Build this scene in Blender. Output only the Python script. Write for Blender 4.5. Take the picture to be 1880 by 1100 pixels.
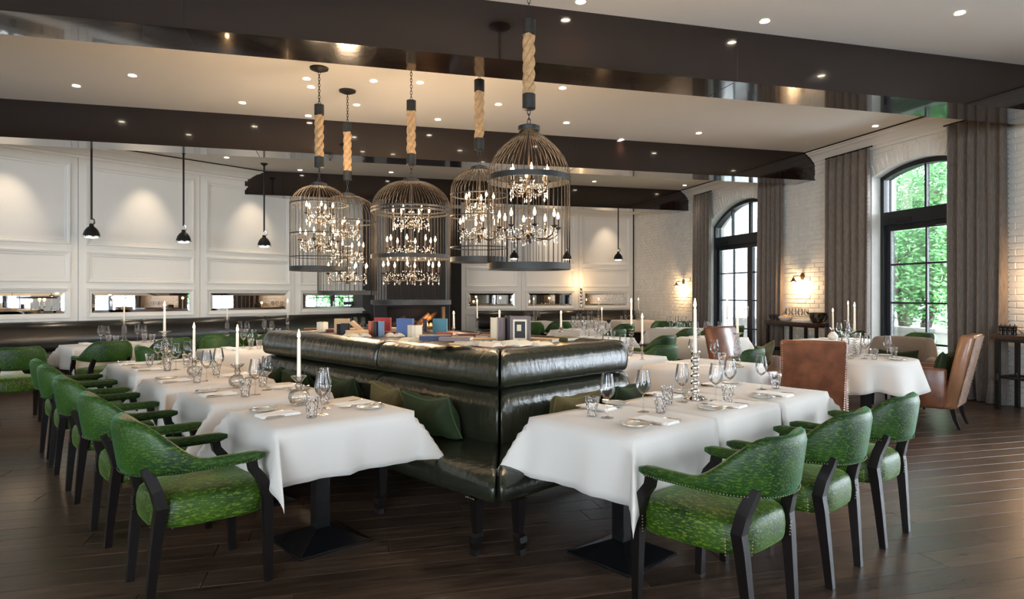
import bpy, math, random
from mathutils import Vector, Matrix
random.seed(7)
R = math.radians
PI = math.pi
C = bpy.context.scene.collection
SC = bpy.context.scene
for o in list(bpy.data.objects):
    bpy.data.objects.remove(o)

# ---------------------------------------------------------------- camera
H, F, CX, CY = 1.43, 1180.0, 940.0, 540.0
cam = bpy.data.cameras.new('camera')
camo = bpy.data.objects.new('camera', cam)
C.objects.link(camo)
camo.location = (0, 0, H)
camo.rotation_euler = (R(90), 0, 0)
cam.sensor_width = 36
cam.lens = 36 * F / 1880
cam.shift_y = -10 / 1880
cam.clip_start = .05
SC.camera = camo

# ---------------------------------------------------------------- colour management, world, exposure
SC.view_settings.view_transform = 'Standard'
SC.view_settings.look = 'None'
SC.view_settings.gamma = 1
SC.view_settings.use_curve_mapping = False
SC.view_settings.exposure = 0.45
SC.cycles.use_light_tree = True
SC.cycles.max_bounces = 10
SC.cycles.diffuse_bounces = 5
SC.cycles.glossy_bounces = 5
SC.cycles.transmission_bounces = 8
SC.cycles.transparent_max_bounces = 24
SC.cycles.sample_clamp_indirect = 6
SC.cycles.caustics_reflective = False
SC.cycles.caustics_refractive = False
SC.cycles.use_denoising = True

world = bpy.data.worlds.new('sky')
SC.world = world
world.use_nodes = True
wn, wl = world.node_tree.nodes, world.node_tree.links
bg = wn['Background']
bg.inputs['Strength'].default_value = 17.0
tc = wn.new('ShaderNodeTexCoord')
nz = wn.new('ShaderNodeTexNoise'); nz.inputs['Scale'].default_value = 2.2
cr = wn.new('ShaderNodeValToRGB')
cr.color_ramp.elements[0].color = (.66, .82, 1, 1)
cr.color_ramp.elements[1].color = (.93, .97, 1, 1)
wl.new(tc.outputs['Generated'], nz.inputs['Vector'])
wl.new(nz.outputs['Fac'], cr.inputs['Fac'])
wl.new(cr.outputs['Color'], bg.inputs['Color'])

DAY = 1.0      # daylight scale
LAMP = 0.75     # lamp scale
WARM = (1.0, .72, .45)
SOFT = (1.0, .84, .66)


def P(px, py, z):
    """point of the room at height z seen along a ray of the photograph"""
    d = F * (H - z) / (py - CY)
    return ((px - CX) / F * d, d)


def PD(px, d):
    return ((px - CX) / F * d, d)


# room frames -------------------------------------------------------------
RW0 = Vector((6.42, 8.23)); RWD = Vector((-.258, .966)); RWN = Vector((-.966, -.258))
LW0 = Vector((-7.10, 11.38)); LWD = Vector((.645, .764)); LWN = Vector((.764, -.645))
BW0 = RW0 + RWD * 10.99; BWD = Vector((-.966, -.258)); BWN = Vector((.258, -.966))
CEIL = 3.99
FU = Vector((.743, .669)); FV = Vector((-.669, .743))     # rows of tables
IU = Vector((.7071, .7071)); IV = Vector((-.7071, .7071))  # banquette island


def uvp(u, v, a=FU, b=FV):
    p = a * u + b * v
    return (p.x, p.y)


def ang(v):
    return math.atan2(v.y, v.x)


# ---------------------------------------------------------------- light helpers
def light(name, kind, loc, energy, color, rot=None, **k):
    l = bpy.data.lights.new(name, kind)
    l.energy = energy; l.color = color
    for a, b in k.items():
        setattr(l, a, b)
    o = bpy.data.objects.new(name, l); C.objects.link(o); o.location = loc
    if rot: o.rotation_euler = rot
    return o


def portal(p, n, w, h, z):
    o = light('window_daylight', 'AREA', (p[0], p[1], z), 1, (1, 1, 1))
    o.data.shape = 'RECTANGLE'; o.data.size = w; o.data.size_y = h
    o.rotation_euler = Vector((n[0], n[1], 0)).to_track_quat('-Z', 'Z').to_euler()
    o.data.cycles.is_portal = True
    return o


WINS = [(5.80, 1.30, 'w'), (1.48, .79, 'n'), (-3.0, 1.30, 'w'), (-7.4, 1.30, 'w')]
for c, hw, k_ in WINS:
    q = RW0 + RWD * c - RWN * .42
    portal(q, RWN, hw * 2 + .2, 3.5, 1.75)

# ---------------------------------------------------------------- materials
MATS = {}


def mat(name, col=(.8, .8, .8), rough=.5, metal=0, spec=.5, coat=0, coatr=.03, sheen=0, sheent=None,
        var=0, vscale=8, vcol=None, vstretch=(1, 1, 1), bump=0, bscale=60, bstretch=(1, 1, 1), trans=0, ior=1.45,
        rnd=0, sub=0, alpha=1, coords='Object', emit=None, estr=0, bdist=.01):
    m = bpy.data.materials.new(name); m.use_nodes = True
    nt = m.node_tree; n, l = nt.nodes, nt.links
    b = n['Principled BSDF']
    I = b.inputs
    I['Base Color'].default_value = (*col, 1); I['Roughness'].default_value = rough; I['Metallic'].default_value = metal
    I['Specular IOR Level'].default_value = spec; I['Coat Weight'].default_value = coat; I['Coat Roughness'].default_value = coatr
    I['Sheen Weight'].default_value = sheen; I['Transmission Weight'].default_value = trans; I['IOR'].default_value = ior
    I['Alpha'].default_value = alpha
    if sheent: I['Sheen Tint'].default_value = (*sheent, 1)
    if emit:
        I['Emission Color'].default_value = (*emit, 1); I['Emission Strength'].default_value = estr
    t = n.new('ShaderNodeTexCoord')
    src = None
    if var or vcol:
        mp = n.new('ShaderNodeMapping'); mp.inputs['Scale'].default_value = vstretch
        l.new(t.outputs[coords], mp.inputs['Vector'])
        ns = n.new('ShaderNodeTexNoise'); ns.inputs['Scale'].default_value = vscale; ns.inputs['Detail'].default_value = 5
        l.new(mp.outputs['Vector'], ns.inputs['Vector'])
        r = n.new('ShaderNodeValToRGB'); r.color_ramp.elements[0].position = .35; r.color_ramp.elements[1].position = .65
        c2 = vcol or tuple(min(1, c * (1 + var)) for c in col)
        r.color_ramp.elements[0].color = (*[c * (1 - var * .6) for c in col], 1)
        r.color_ramp.elements[1].color = (*c2, 1)
        l.new(ns.outputs['Fac'], r.inputs['Fac'])
        src = r.outputs['Color']
    if rnd:
        oi = n.new('ShaderNodeObjectInfo'); mr = n.new('ShaderNodeMapRange')
        mr.inputs['To Min'].default_value = 1 - rnd; mr.inputs['To Max'].default_value = 1 + rnd
        l.new(oi.outputs['Random'], mr.inputs['Value'])
        mx = n.new('ShaderNodeVectorMath'); mx.operation = 'SCALE'
        if src: l.new(src, mx.inputs[0])
        else: mx.inputs[0].default_value = col
        l.new(mr.outputs['Result'], mx.inputs['Scale'])
        src = mx.outputs['Vector']
    if src: l.new(src, I['Base Color'])
    if bump:
        mp = n.new('ShaderNodeMapping'); mp.inputs['Scale'].default_value = bstretch
        l.new(t.outputs[coords], mp.inputs['Vector'])
        ns = n.new('ShaderNodeTexNoise'); ns.inputs['Scale'].default_value = bscale; ns.inputs['Detail'].default_value = 4
        l.new(mp.outputs['Vector'], ns.inputs['Vector'])
        bp = n.new('ShaderNodeBump'); bp.inputs['Strength'].default_value = bump; bp.inputs['Distance'].default_value = bdist
        l.new(ns.outputs['Fac'], bp.inputs['Height']); l.new(bp.outputs['Normal'], I['Normal'])
    MATS[name] = m
    return m


def thin_glass(name, tint=(1, 1, 1), k=1.0, rough=.0, base=.03, bump=0, bscale=80):
    """a thin pane or wall of glass: clear straight on, mirror-like at grazing angles"""
    m = bpy.data.materials.new(name); m.use_nodes = True
    nt = m.node_tree; n, l = nt.nodes, nt.links
    n.remove(n['Principled BSDF'])
    tr = n.new('ShaderNodeBsdfTransparent'); tr.inputs['Color'].default_value = (*tint, 1)
    gl = n.new('ShaderNodeBsdfGlossy'); gl.inputs['Roughness'].default_value = rough
    fr = n.new('ShaderNodeFresnel'); fr.inputs['IOR'].default_value = 1.5
    mm = n.new('ShaderNodeMath'); mm.operation = 'MULTIPLY_ADD'; mm.inputs[1].default_value = k; mm.inputs[2].default_value = base
    mx = n.new('ShaderNodeMixShader')
    l.new(fr.outputs[0], mm.inputs[0]); l.new(mm.outputs[0], mx.inputs['Fac'])
    l.new(tr.outputs[0], mx.inputs[1]); l.new(gl.outputs[0], mx.inputs[2]); l.new(mx.outputs[0], n['Material Output'].inputs[0])
    if bump:
        t = n.new('ShaderNodeTexCoord'); vo = n.new('ShaderNodeTexVoronoi'); vo.inputs['Scale'].default_value = bscale
        bp = n.new('ShaderNodeBump'); bp.inputs['Strength'].default_value = bump; bp.inputs['Distance'].default_value = .01
        l.new(t.outputs['Object'], vo.inputs['Vector']); l.new(vo.outputs['Distance'], bp.inputs['Height'])
        l.new(bp.outputs['Normal'], gl.inputs['Normal']); l.new(bp.outputs['Normal'], fr.inputs['Normal'])
    MATS[name] = m
    return m


def glow(name, col, s, sample=True):
    m = bpy.data.materials.new(name); m.use_nodes = True
    n, l = m.node_tree.nodes, m.node_tree.links
    n.remove(n['Principled BSDF'])
    e = n.new('ShaderNodeEmission'); e.inputs['Color'].default_value = (*col, 1); e.inputs['Strength'].default_value = s
    l.new(e.outputs[0], n['Material Output'].inputs[0])
    if not sample: m.cycles.emission_sampling = 'NONE'
    MATS[name] = m
    return m


def velvet(name, dark, mid, hi, teal):
    """crushed velvet: short broken dashes of lighter pile on a dark green ground"""
    m = bpy.data.materials.new(name); m.use_nodes = True
    nt = m.node_tree; n, l = nt.nodes, nt.links
    b = n['Principled BSDF']; I = b.inputs
    I['Roughness'].default_value = .45; I['Sheen Weight'].default_value = .35; I['Sheen Roughness'].default_value = .3
    I['Sheen Tint'].default_value = (*teal, 1); I['Specular IOR Level'].default_value = .35
    t = n.new('ShaderNodeTexCoord')
    mp = n.new('ShaderNodeMapping'); mp.inputs['Scale'].default_value = (38, 70, 140)
    mp.inputs['Rotation'].default_value = (0, 0, .05)
    l.new(t.outputs['Object'], mp.inputs['Vector'])
    n1 = n.new('ShaderNodeTexNoise'); n1.inputs['Scale'].default_value = 1; n1.inputs['Detail'].default_value = 2; n1.inputs['Roughness'].default_value = .7
    l.new(mp.outputs['Vector'], n1.inputs['Vector'])
    r1 = n.new('ShaderNodeValToRGB'); r1.color_ramp.elements[0].position = .53; r1.color_ramp.elements[1].position = .61
    l.new(n1.outputs['Fac'], r1.inputs['Fac'])
    n2 = n.new('ShaderNodeTexNoise'); n2.inputs['Scale'].default_value = 5; n2.inputs['Detail'].default_value = 3
    l.new(t.outputs['Object'], n2.inputs['Vector'])
    r2 = n.new('ShaderNodeValToRGB')
    r2.color_ramp.elements[0].position = .38; r2.color_ramp.elements[1].position = .66
    r2.color_ramp.elements[0].color = (*dark, 1); r2.color_ramp.elements[1].color = (*mid, 1)
    l.new(n2.outputs['Fac'], r2.inputs['Fac'])
    mx = n.new('ShaderNodeMixRGB'); mx.inputs[2].default_value = (*hi, 1)
    mm = n.new('ShaderNodeMath'); mm.operation = 'MULTIPLY'; mm.inputs[1].default_value = .6
    l.new(r1.outputs['Color'], mm.inputs[0]); l.new(mm.outputs[0], mx.inputs[0])
    l.new(r2.outputs['Color'], mx.inputs[1]); l.new(mx.outputs[0], I['Base Color'])
    bp = n.new('ShaderNodeBump'); bp.inputs['Strength'].default_value = .5; bp.inputs['Distance'].default_value = .004
    l.new(n1.outputs['Fac'], bp.inputs['Height']); l.new(bp.outputs['Normal'], I['Normal'])
    MATS[name] = m
    return m


def weave(name, col, col2):
    m = mat(name, col, .9, sheen=.3)
    nt = m.node_tree; n, l = nt.nodes, nt.links
    t = n.new('ShaderNodeTexCoord')
    mp = n.new('ShaderNodeMapping'); mp.inputs['Scale'].default_value = (160, 160, 12)
    l.new(t.outputs['Object'], mp.inputs['Vector'])
    a = n.new('ShaderNodeTexNoise'); a.inputs['Scale'].default_value = 1; l.new(mp.outputs[0], a.inputs['Vector'])
    r = n.new('ShaderNodeValToRGB'); r.color_ramp.elements[0].position = .3; r.color_ramp.elements[1].position = .7
    r.color_ramp.elements[0].color = (*col, 1); r.color_ramp.elements[1].color = (*col2, 1)
    l.new(a.outputs['Fac'], r.inputs['Fac']); l.new(r.outputs[0], n['Principled BSDF'].inputs['Base Color'])
    return m


def wood_floor():
    m = bpy.data.materials.new('oak_floor'); m.use_nodes = True
    nt = m.node_tree; n, l = nt.nodes, nt.links
    b = n['Principled BSDF']; I = b.inputs
    t = n.new('ShaderNodeTexCoord'); oi = n.new('ShaderNodeObjectInfo')
    ad = n.new('ShaderNodeVectorMath'); ad.operation = 'ADD'
    cm = n.new('ShaderNodeVectorMath'); cm.operation = 'SCALE'; cm.inputs['Scale'].default_value = 37
    cb = n.new('ShaderNodeCombineXYZ')
    l.new(oi.outputs['Random'], cb.inputs[0]); l.new(oi.outputs['Random'], cb.inputs[1]); l.new(cb.outputs[0], cm.inputs[0])
    l.new(t.outputs['Object'], ad.inputs[0]); l.new(cm.outputs[0], ad.inputs[1])
    mp = n.new('ShaderNodeMapping'); mp.inputs['Scale'].default_value = (1.2, 14, 14)
    l.new(ad.outputs[0], mp.inputs['Vector'])
    ns = n.new('ShaderNodeTexNoise'); ns.inputs['Scale'].default_value = 2.2; ns.inputs['Detail'].default_value = 8
    ns.inputs['Roughness'].default_value = .65; ns.inputs['Distortion'].default_value = .8
    l.new(mp.outputs[0], ns.inputs['Vector'])
    r = n.new('ShaderNodeValToRGB')
    r.color_ramp.elements[0].position = .3; r.color_ramp.elements[1].position = .72
    r.color_ramp.elements[0].color = (.020, .012, .008, 1); r.color_ramp.elements[1].color = (.125, .078, .050, 1)
    l.new(ns.outputs['Fac'], r.inputs['Fac'])
    mr = n.new('ShaderNodeMapRange'); mr.inputs['To Min'].default_value = .72; mr.inputs['To Max'].default_value = 1.3
    l.new(oi.outputs['Random'], mr.inputs['Value'])
    mx = n.new('ShaderNodeVectorMath'); mx.operation = 'SCALE'
    l.new(r.outputs[0], mx.inputs[0]); l.new(mr.outputs[0], mx.inputs['Scale']); l.new(mx.outputs[0], I['Base Color'])
    r3 = n.new('ShaderNodeMapRange'); r3.inputs['To Min'].default_value = .20; r3.inputs['To Max'].default_value = .42
    l.new(ns.outputs['Fac'], r3.inputs['Value']); l.new(r3.outputs[0], I['Roughness'])
    bp = n.new('ShaderNodeBump'); bp.inputs['Strength'].default_value = .35; bp.inputs['Distance'].default_value = .004
    l.new(ns.outputs['Fac'], bp.inputs['Height']); l.new(bp.outputs[0], I['Normal'])
    I['Specular IOR Level'].default_value = .55
    MATS['floor'] = m
    return m


wood_floor()
mat('ceiling', (.80, .775, .73), .75, bump=.06, bscale=5)
mat('beam', (.007, .0035, .003), .14, spec=.5, coat=.9, coatr=.04, bump=.05, bscale=9, bstretch=(1, 3, 3), vcol=(.014, .006, .0045), vscale=6, vstretch=(.4, 4, 4))
mat('white_panel', (.76, .74, .69), .42, bump=.02, bscale=30)
mat('white_brick', (.74, .72, .66), .55, bump=.5, bscale=22, bdist=.012, var=.06, vscale=6)
mat('cornice', (.80, .78, .73), .5)
mat('gap', (.02, .018, .016), .8)
mat('rear_wall', (.62, .58, .52), .8, var=.1, vscale=2)
mat('grey_plaster', (.20, .195, .185), .7, var=.15, vscale=3)
mat('fire_black', (.012, .011, .010), .6)
mat('mantel', (.05, .055, .06), .35)
mat('log', (.10, .065, .04), .85, bump=.8, bscale=30, var=.5, vscale=12)
mat('mirror', (.9, .9, .9), .015, 1)
mat('frame_black', (.012, .014, .017), .4)
mat('chair_wood', (.006, .004, .0035), .38, spec=.35, coat=.1, coatr=.2)
mat('iron', (.012, .012, .012), .45, .2)
mat('pedestal', (.008, .008, .009), .25, .1, coat=.2)
mat('cage', (.020, .016, .012), .45, .4, vcol=(.050, .032, .018), vscale=20)
mat('cage_band', (.014, .015, .014), .5, .2, vcol=(.028, .025, .020), vscale=12)
mat('rope', (.50, .31, .15), .9, bump=1, bscale=40, bstretch=(3, 3, 1), var=.25, vscale=25)
mat('linen', (.67, .63, .575), .85, sheen=.2, bump=.05, bscale=220)
mat('napkin', (.86, .84, .79), .85, sheen=.2)
mat('china', (.80, .78, .72), .18, coat=.5)
mat('silver', (.72, .70, .66), .16, 1)
mat('chrome', (.85, .84, .82), .05, 1)
mat('brass', (.30, .20, .10), .3, 1)
mat('wax', (.86, .78, .64), .5, sub=.2)
mat('wick', (.01, .01, .01), .9)
mat('leather', (.017, .019, .011), .25, coat=.25, coatr=.15, bump=.5, bscale=9, bstretch=(2, 2, .8), bdist=.02, var=.3, vscale=3)
mat('leather_dark', (.012, .011, .009), .30, coat=.25, coatr=.15, bump=.25, bscale=7, bdist=.02, var=.3, vscale=3)
mat('brown_leather', (.17, .060, .028), .35, coat=.2, coatr=.2, bump=.15, bscale=25, var=.35, vscale=9)
mat('tan_leather', (.26, .12, .055), .32, coat=.25, coatr=.15, bump=.12, bscale=20, var=.25, vscale=5)
mat('hide', (.26, .15, .105), .5, coat=.25, coatr=.25, bump=.3, bscale=40, vcol=(.42, .29, .22), var=.2, vscale=18)
mat('taupe_cloth', (.22, .17, .125), .9, sheen=.4, bump=.2, bscale=150)
mat('nail', (.68, .60, .46), .25, 1)
mat('pillow_green', (.012, .022, .004), .85, sheen=.08, sheent=(.3, .5, .2), var=.3, vscale=8)
mat('pillow_olive', (.075, .055, .014), .85, sheen=.15, sheent=(.6, .55, .3), var=.25, vscale=8)
mat('piping', (.14, .12, .04), .7)
mat('piping_green', (.03, .06, .02), .7)
mat('wood_top', (.05, .022, .012), .3, coat=.3, var=.3, vscale=5, vstretch=(.5, 6, 6))
mat('sky_grey', (.55, .56, .56), .8)
mat('siding', (.80, .82, .84), .7)
mat('bark', (.12, .09, .07), .9, bump=.6, bscale=20)
mat('planter', (.36, .35, .33), .8)
mat('paving', (.45, .45, .44), .8)
mat('snack', (.55, .38, .2), .8, var=.4, vscale=40)
mat('pepper_mill', (.012, .010, .010), .3)
mat('leaf', (.09, .30, .10), .6, vcol=(.22, .50, .18), vscale=3)
weave('curtain', (.11, .088, .072), (.20, .165, .135))
weave('curtain_lining', (.16, .14, .12), (.22, .2, .17))
velvet('velvet', (.003, .022, .003), (.017, .058, .004), (.085, .155, .010), (.12, .70, .36))  # last colour puts the window light's teal rim highlight into the sheen tint
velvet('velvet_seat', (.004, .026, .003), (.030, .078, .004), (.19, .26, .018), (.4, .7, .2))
thin_glass('glass', k=.9, base=.01)
thin_glass('cut_glass', tint=(.985, .985, .985), k=1.1, base=.05, bump=.9, bscale=70)
thin_glass('crystal', tint=(.99, .985, .97), k=.75, base=.03, bump=.3, bscale=60)
mat('drops', (.95, .93, .9), .03, .55, spec=1)
thin_glass('window_glass', k=.8, base=.0)
mat('solid_glass', (1, 1, 1), .0, trans=1, ior=1.5)
glow('bulb', (1.0, .58, .26), 30, False)
glow('flame', (1.0, .60, .26), 40, False)
glow('downlight', (1.0, .86, .66), 22, False)
glow('lamp_lens', (1.0, .84, .62), 14, False)
glow('fire', (1.0, .42, .14), 1.6, False)
mat('page', (.72, .62, .46), .85)
for nm, c in dict(tan=(.48, .30, .15), black=(.012, .011, .012), red=(.34, .035, .03), rust=(.42, .10, .05), blue=(.07, .12, .27), teal=(.07, .20, .24),
                  navy=(.02, .03, .07), olive=(.08, .09, .04), brown=(.14, .06, .03), cream=(.62, .50, .34), mauve=(.16, .11, .10), wine=(.12, .02, .02), slate=(.13, .2, .3)).items():
    mat('book_' + nm, c, .6)


# ---------------------------------------------------------------- mesh builder
class MB:
    def __init__(s):
        s.v = []; s.f = []

    def add(s, vs, fs, M=None):
        o = len(s.v)
        if M is not None:
            vs = [tuple(M @ Vector(p)) for p in vs]
            if M.determinant() < 0: fs = [tuple(reversed(f)) for f in fs]
        s.v += [tuple(p) for p in vs]
        s.f += [tuple(i + o for i in f) for f in fs]
        return s

    def box(s, x0, x1, y0, y1, z0, z1, M=None):
        return s.add([(x0, y0, z0), (x1, y0, z0), (x1, y1, z0), (x0, y1, z0), (x0, y0, z1), (x1, y0, z1), (x1, y1, z1), (x0, y1, z1)],
                     [(3, 2, 1, 0), (4, 5, 6, 7), (0, 1, 5, 4), (1, 2, 6, 5), (2, 3, 7, 6), (3, 0, 4, 7)], M)

    def cham(s, x0, x1, y0, y1, z0, z1, c, M=None):
        """box with a chamfered top edge"""
        return s.add([(x0, y0, z0), (x1, y0, z0), (x1, y1, z0), (x0, y1, z0), (x0, y0, z1 - c), (x1, y0, z1 - c), (x1, y1, z1 - c), (x0, y1, z1 - c),
                      (x0 + c, y0 + c, z1), (x1 - c, y0 + c, z1), (x1 - c, y1 - c, z1), (x0 + c, y1 - c, z1)],
                     [(3, 2, 1, 0), (8, 9, 10, 11), (0, 1, 5, 4), (1, 2, 6, 5), (2, 3, 7, 6), (3, 0, 4, 7),
                      (4, 5, 9, 8), (5, 6, 10, 9), (6, 7, 11, 10), (7, 4, 8, 11)], M)

    def lathe(s, prof, n=16, M=None, cap=True):
        vs = []; fs = []
        for r, z in prof:
            for i in range(n):
                a = 2 * PI * i / n
                vs.append((r * math.cos(a), r * math.sin(a), z))
        for k in range(len(prof) - 1):
            for i in range(n):
                j = (i + 1) % n
                fs.append((k * n + i, k * n + j, (k + 1) * n + j, (k + 1) * n + i))
        if cap:
            if prof[0][0] > 1e-4: fs.append(tuple(range(n - 1, -1, -1)))
            if prof[-1][0] > 1e-4: fs.append(tuple(range((len(prof) - 1) * n, len(prof) * n)))
        return s.add(vs, fs, M)

    def tube(s, pts, rad, n=6, M=None, closed=False, flat=None):
        pts = [Vector(p) for p in pts]
        m = len(pts); vs = []; fs = []
        up = None
        for i, p in enumerate(pts):
            a = pts[(i - 1) % m] if (closed or i > 0) else p
            b = pts[(i + 1) % m] if (closed or i < m - 1) else p
            t = (b - a).normalized()
            if up is None:
                up = Vector((0, 0, 1)) if abs(t.z) < .9 else Vector((1, 0, 0))
            x = t.cross(up)
            if x.length < 1e-5: x = t.orthogonal()
            x.normalize(); y = x.cross(t).normalized(); up = y
            r = rad[i] if isinstance(rad, (list, tuple)) else rad
            for k in range(n):
                an = 2 * PI * (k + .5) / n
                vs.append(p + x * math.cos(an) * r * (flat or 1) + y * math.sin(an) * r)
        for i in range(m if closed else m - 1):
            j = (i + 1) % m
            for k in range(n):
                q = (k + 1) % n
                fs.append((i * n + k, i * n + q, j * n + q, j * n + k))
        if not closed:
            fs.append(tuple(range(n - 1, -1, -1))); fs.append(tuple(range((m - 1) * n, m * n)))
        return s.add(vs, fs, M)

    def prism(s, poly, z0, z1, M=None):
        n = len(poly)
        return s.add([(x, y, z0) for x, y in poly] + [(x, y, z1) for x, y in poly],
                     [tuple(range(n - 1, -1, -1)), tuple(range(n, 2 * n))] + [(i, (i + 1) % n, n + (i + 1) % n, n + i) for i in range(n)], M)

    def rings(s, rings, M=None, cap=True, closed=False):
        n = len(rings[0]); vs = [p for r in rings for p in r]; fs = []
        K = len(rings)
        for k in range(K if closed else K - 1):
            q = (k + 1) % K
            for i in range(n):
                j = (i + 1) % n
                fs.append((k * n + i, k * n + j, q * n + j, q * n + i))
        if cap and not closed:
            fs.append(tuple(range(n - 1, -1, -1))); fs.append(tuple(range((K - 1) * n, K * n)))
        return s.add(vs, fs, M)

    def grid(s, nx, ny, fn, M=None):
        vs = [fn(i / nx, j / ny) for j in range(ny + 1) for i in range(nx + 1)]
        fs = [(j * (nx + 1) + i, j * (nx + 1) + i + 1, (j + 1) * (nx + 1) + i + 1, (j + 1) * (nx + 1) + i) for j in range(ny) for i in range(nx)]
        return s.add(vs, fs, M)

    def octa(s, c, r, h=None):
        h = h or r; x, y, z = c
        return s.add([(x + r, y, z), (x, y + r, z), (x - r, y, z), (x, y - r, z), (x, y, z + h), (x, y, z - h)],
                     [(0, 1, 4), (1, 2, 4), (2, 3, 4), (3, 0, 4), (1, 0, 5), (2, 1, 5), (3, 2, 5), (0, 3, 5)])

    def mesh(s, name, m, smooth=False):
        me = bpy.data.meshes.new(name)
        me.from_pydata(s.v, [], s.f)
        me.materials.append(MATS[m])
        if smooth:
            me.polygons.foreach_set('use_smooth', [True] * len(me.polygons))
            if smooth != 'full':
                me.set_sharp_from_angle(angle=R(42))
        me.update()
        return me

    def obj(s, name, m, parent=None, smooth=False, loc=None, rz=0):
        o = bpy.data.objects.new(name, s.mesh(name, m, smooth)); C.objects.link(o)
        if parent: o.parent = parent
        if loc: o.location = loc
        if rz: o.rotation_euler = (0, 0, rz)
        return o


def tag(o, label=None, cat=None, group=None, kind=None):
    if label: o['label'] = label
    if cat: o['category'] = cat
    if group: o['group'] = group
    if kind: o['kind'] = kind
    return o


def thing(name, label, cat, loc=(0, 0, 0), rz=0, group=None):
    o = bpy.data.objects.new(name, None); C.objects.link(o)
    o.empty_display_size = .1
    o.location = loc; o.rotation_euler = (0, 0, rz)
    return tag(o, label, cat, group)


def copy_tree(o, loc=None, rz=None, label=None, group=None, parent=None, scale=None):
    c = o.copy(); C.objects.link(c)
    if parent: c.parent = parent
    if loc: c.location = loc
    if rz is not None: c.rotation_euler = (0, 0, rz)
    if label: c['label'] = label
    if group: c['group'] = group
    if scale: c.scale = scale
    for ch in list(o.children): copy_tree(ch, parent=c)
    return c


class Stock:
    """first use moves the prototype itself, later uses copy it with its parts"""
    def __init__(s, make): s.make = make; s.o = None

    def put(s, loc, rz=0, label=None, group=None, scale=None):
        if s.o is None:
            s.o = s.make(); s.o.location = loc; s.o.rotation_euler = (0, 0, rz)
            if label: s.o['label'] = label
            if group: s.o['group'] = group
            if scale: s.o.scale = scale
            return s.o
        return copy_tree(s.o, loc, rz, label, group, scale=scale or (1, 1, 1))


def rot2(x, y, a):
    return (x * math.cos(a) - y * math.sin(a), x * math.sin(a) + y * math.cos(a))


def wallM(o2, d2, n2):
    """local x along wall, y into the room, z up"""
    return Matrix(((d2.x, n2.x, 0, o2.x), (d2.y, n2.y, 0, o2.y), (0, 0, 1, 0), (0, 0, 0, 1)))


MR = wallM(RW0, RWD, RWN); ML = wallM(LW0, LWD, LWN); MBK = wallM(BW0, BWD, BWN)


def struct(name, mb, m, label=None, smooth=False, cat=None):
    o = mb.obj(name, m, smooth=smooth); o['kind'] = 'structure'
    if label: o['label'] = label
    return o

# ================================================================ STRUCTURE
MC = Matrix.Identity(4)
XA = ang(-RWN)           # planks and beams run square to the window wall
ROOMM = Matrix.Rotation(XA, 4, 'Z')

# ---- ceiling and floor
struct('ceiling', MB().box(-12.6, 11.6, -1, 26, CEIL, CEIL + .15, MR), 'ceiling')
floor = struct('floor', MB().box(-12.6, 11.6, -1, 26, -.12, -.014, MR), 'gap')

PL, PW = 2.2, .19
plank_mb = MB().cham(0, PL - .003, 0, PW - .003, -.014, 0, .0018)
plank_me = plank_mb.mesh('plank', 'floor')
far = MB(); npl = 0
cand = []
for row in range(-24, 116):
    y = row * PW
    off = (row * .83 + .37 * math.sin(row * 2.3)) % PL
    for k in range(-9, 8):
        x = k * PL + off
        cx, cy = x + PL / 2, y + PW / 2
        q = Vector(rot2(cx, cy, XA)); q0 = q
        if (q - LW0).dot(LWN) < -.9 or (q - RW0).dot(RWN) < -.9 or (q - BW0).dot(BWN) < -1.2: continue
        vis = q.y > 1.6 and abs(q.x) < .83 * q.y + 1.2
        if vis and q.y < 9.3: cand.append((q.y, x, y))
        else: far.add([(x, y, 0), (x + PL - .003, y, 0), (x + PL - .003, y + PW - .003, 0), (x, y + PW - .003, 0)], [(0, 1, 2, 3)])
cand.sort()
for i, (d, x, y) in enumerate(cand):
    if i < 295:
        o = bpy.data.objects.new('plank', plank_me); C.objects.link(o)
        o.parent = floor; o.location = (*rot2(x, y, XA), 0); o.rotation_euler = (0, 0, XA)
    else:
        far.add([(x, y, 0), (x + PL - .003, y, 0), (x + PL - .003, y + PW - .003, 0), (x, y + PW - .003, 0)], [(0, 1, 2, 3)])
fo = far.obj('far_planks', 'floor', floor, rz=XA); fo['kind'] = 'stuff'


# ---- beams
def left_y(x):
    return -(LWN.dot(RW0 - LW0) + x * LWN.dot(RWD)) / LWN.dot(RWN)


BEAMS = [(-9.6, 'dark lacquered ceiling beam furthest behind the camera'), (-5.22, 'dark lacquered ceiling beam just behind the camera'),
         (-.83, 'glossy dark beam nearest the camera, crossing in front of the largest ropes'), (3.554, 'glossy dark beam behind the birdcage ropes'),
         (7.94, 'glossy dark beam nearest the fireplace')]
for s, lab in BEAMS:
    b = MB()
    yl, yr = min(left_y(s), 25), min(left_y(s + .526), 25)
    pf = [(s, .0), (s + .526, .0), (s + .526, yr), (s, yl)]
    b.add([(x, y, z) for z in (3.5, CEIL) for x, y in pf], [(3, 2, 1, 0), (4, 5, 6, 7), (0, 1, 5, 4), (1, 2, 6, 5), (2, 3, 7, 6), (3, 0, 4, 7)], MR)
    # slim lips along both lower edges and a shadow line under the ceiling
    b.add([(x, y, z) for z in (3.488, 3.502) for x, y in [(s - .006, .0), (s + .02, .0), (s + .02, left_y(s + .02) if yl < 25 else 25), (s - .006, yl)]],
          [(3, 2, 1, 0), (4, 5, 6, 7), (0, 1, 5, 4), (1, 2, 6, 5), (2, 3, 7, 6), (3, 0, 4, 7)], MR)
    o = struct('ceiling_beam', b, 'beam', lab)
    for j, yy in enumerate((4.6, 9.5)):
        MB().box(s - .002, s + .528, yy, yy + .006, 3.4985, 3.97, MR).obj('joint', 'gap', o)


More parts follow.
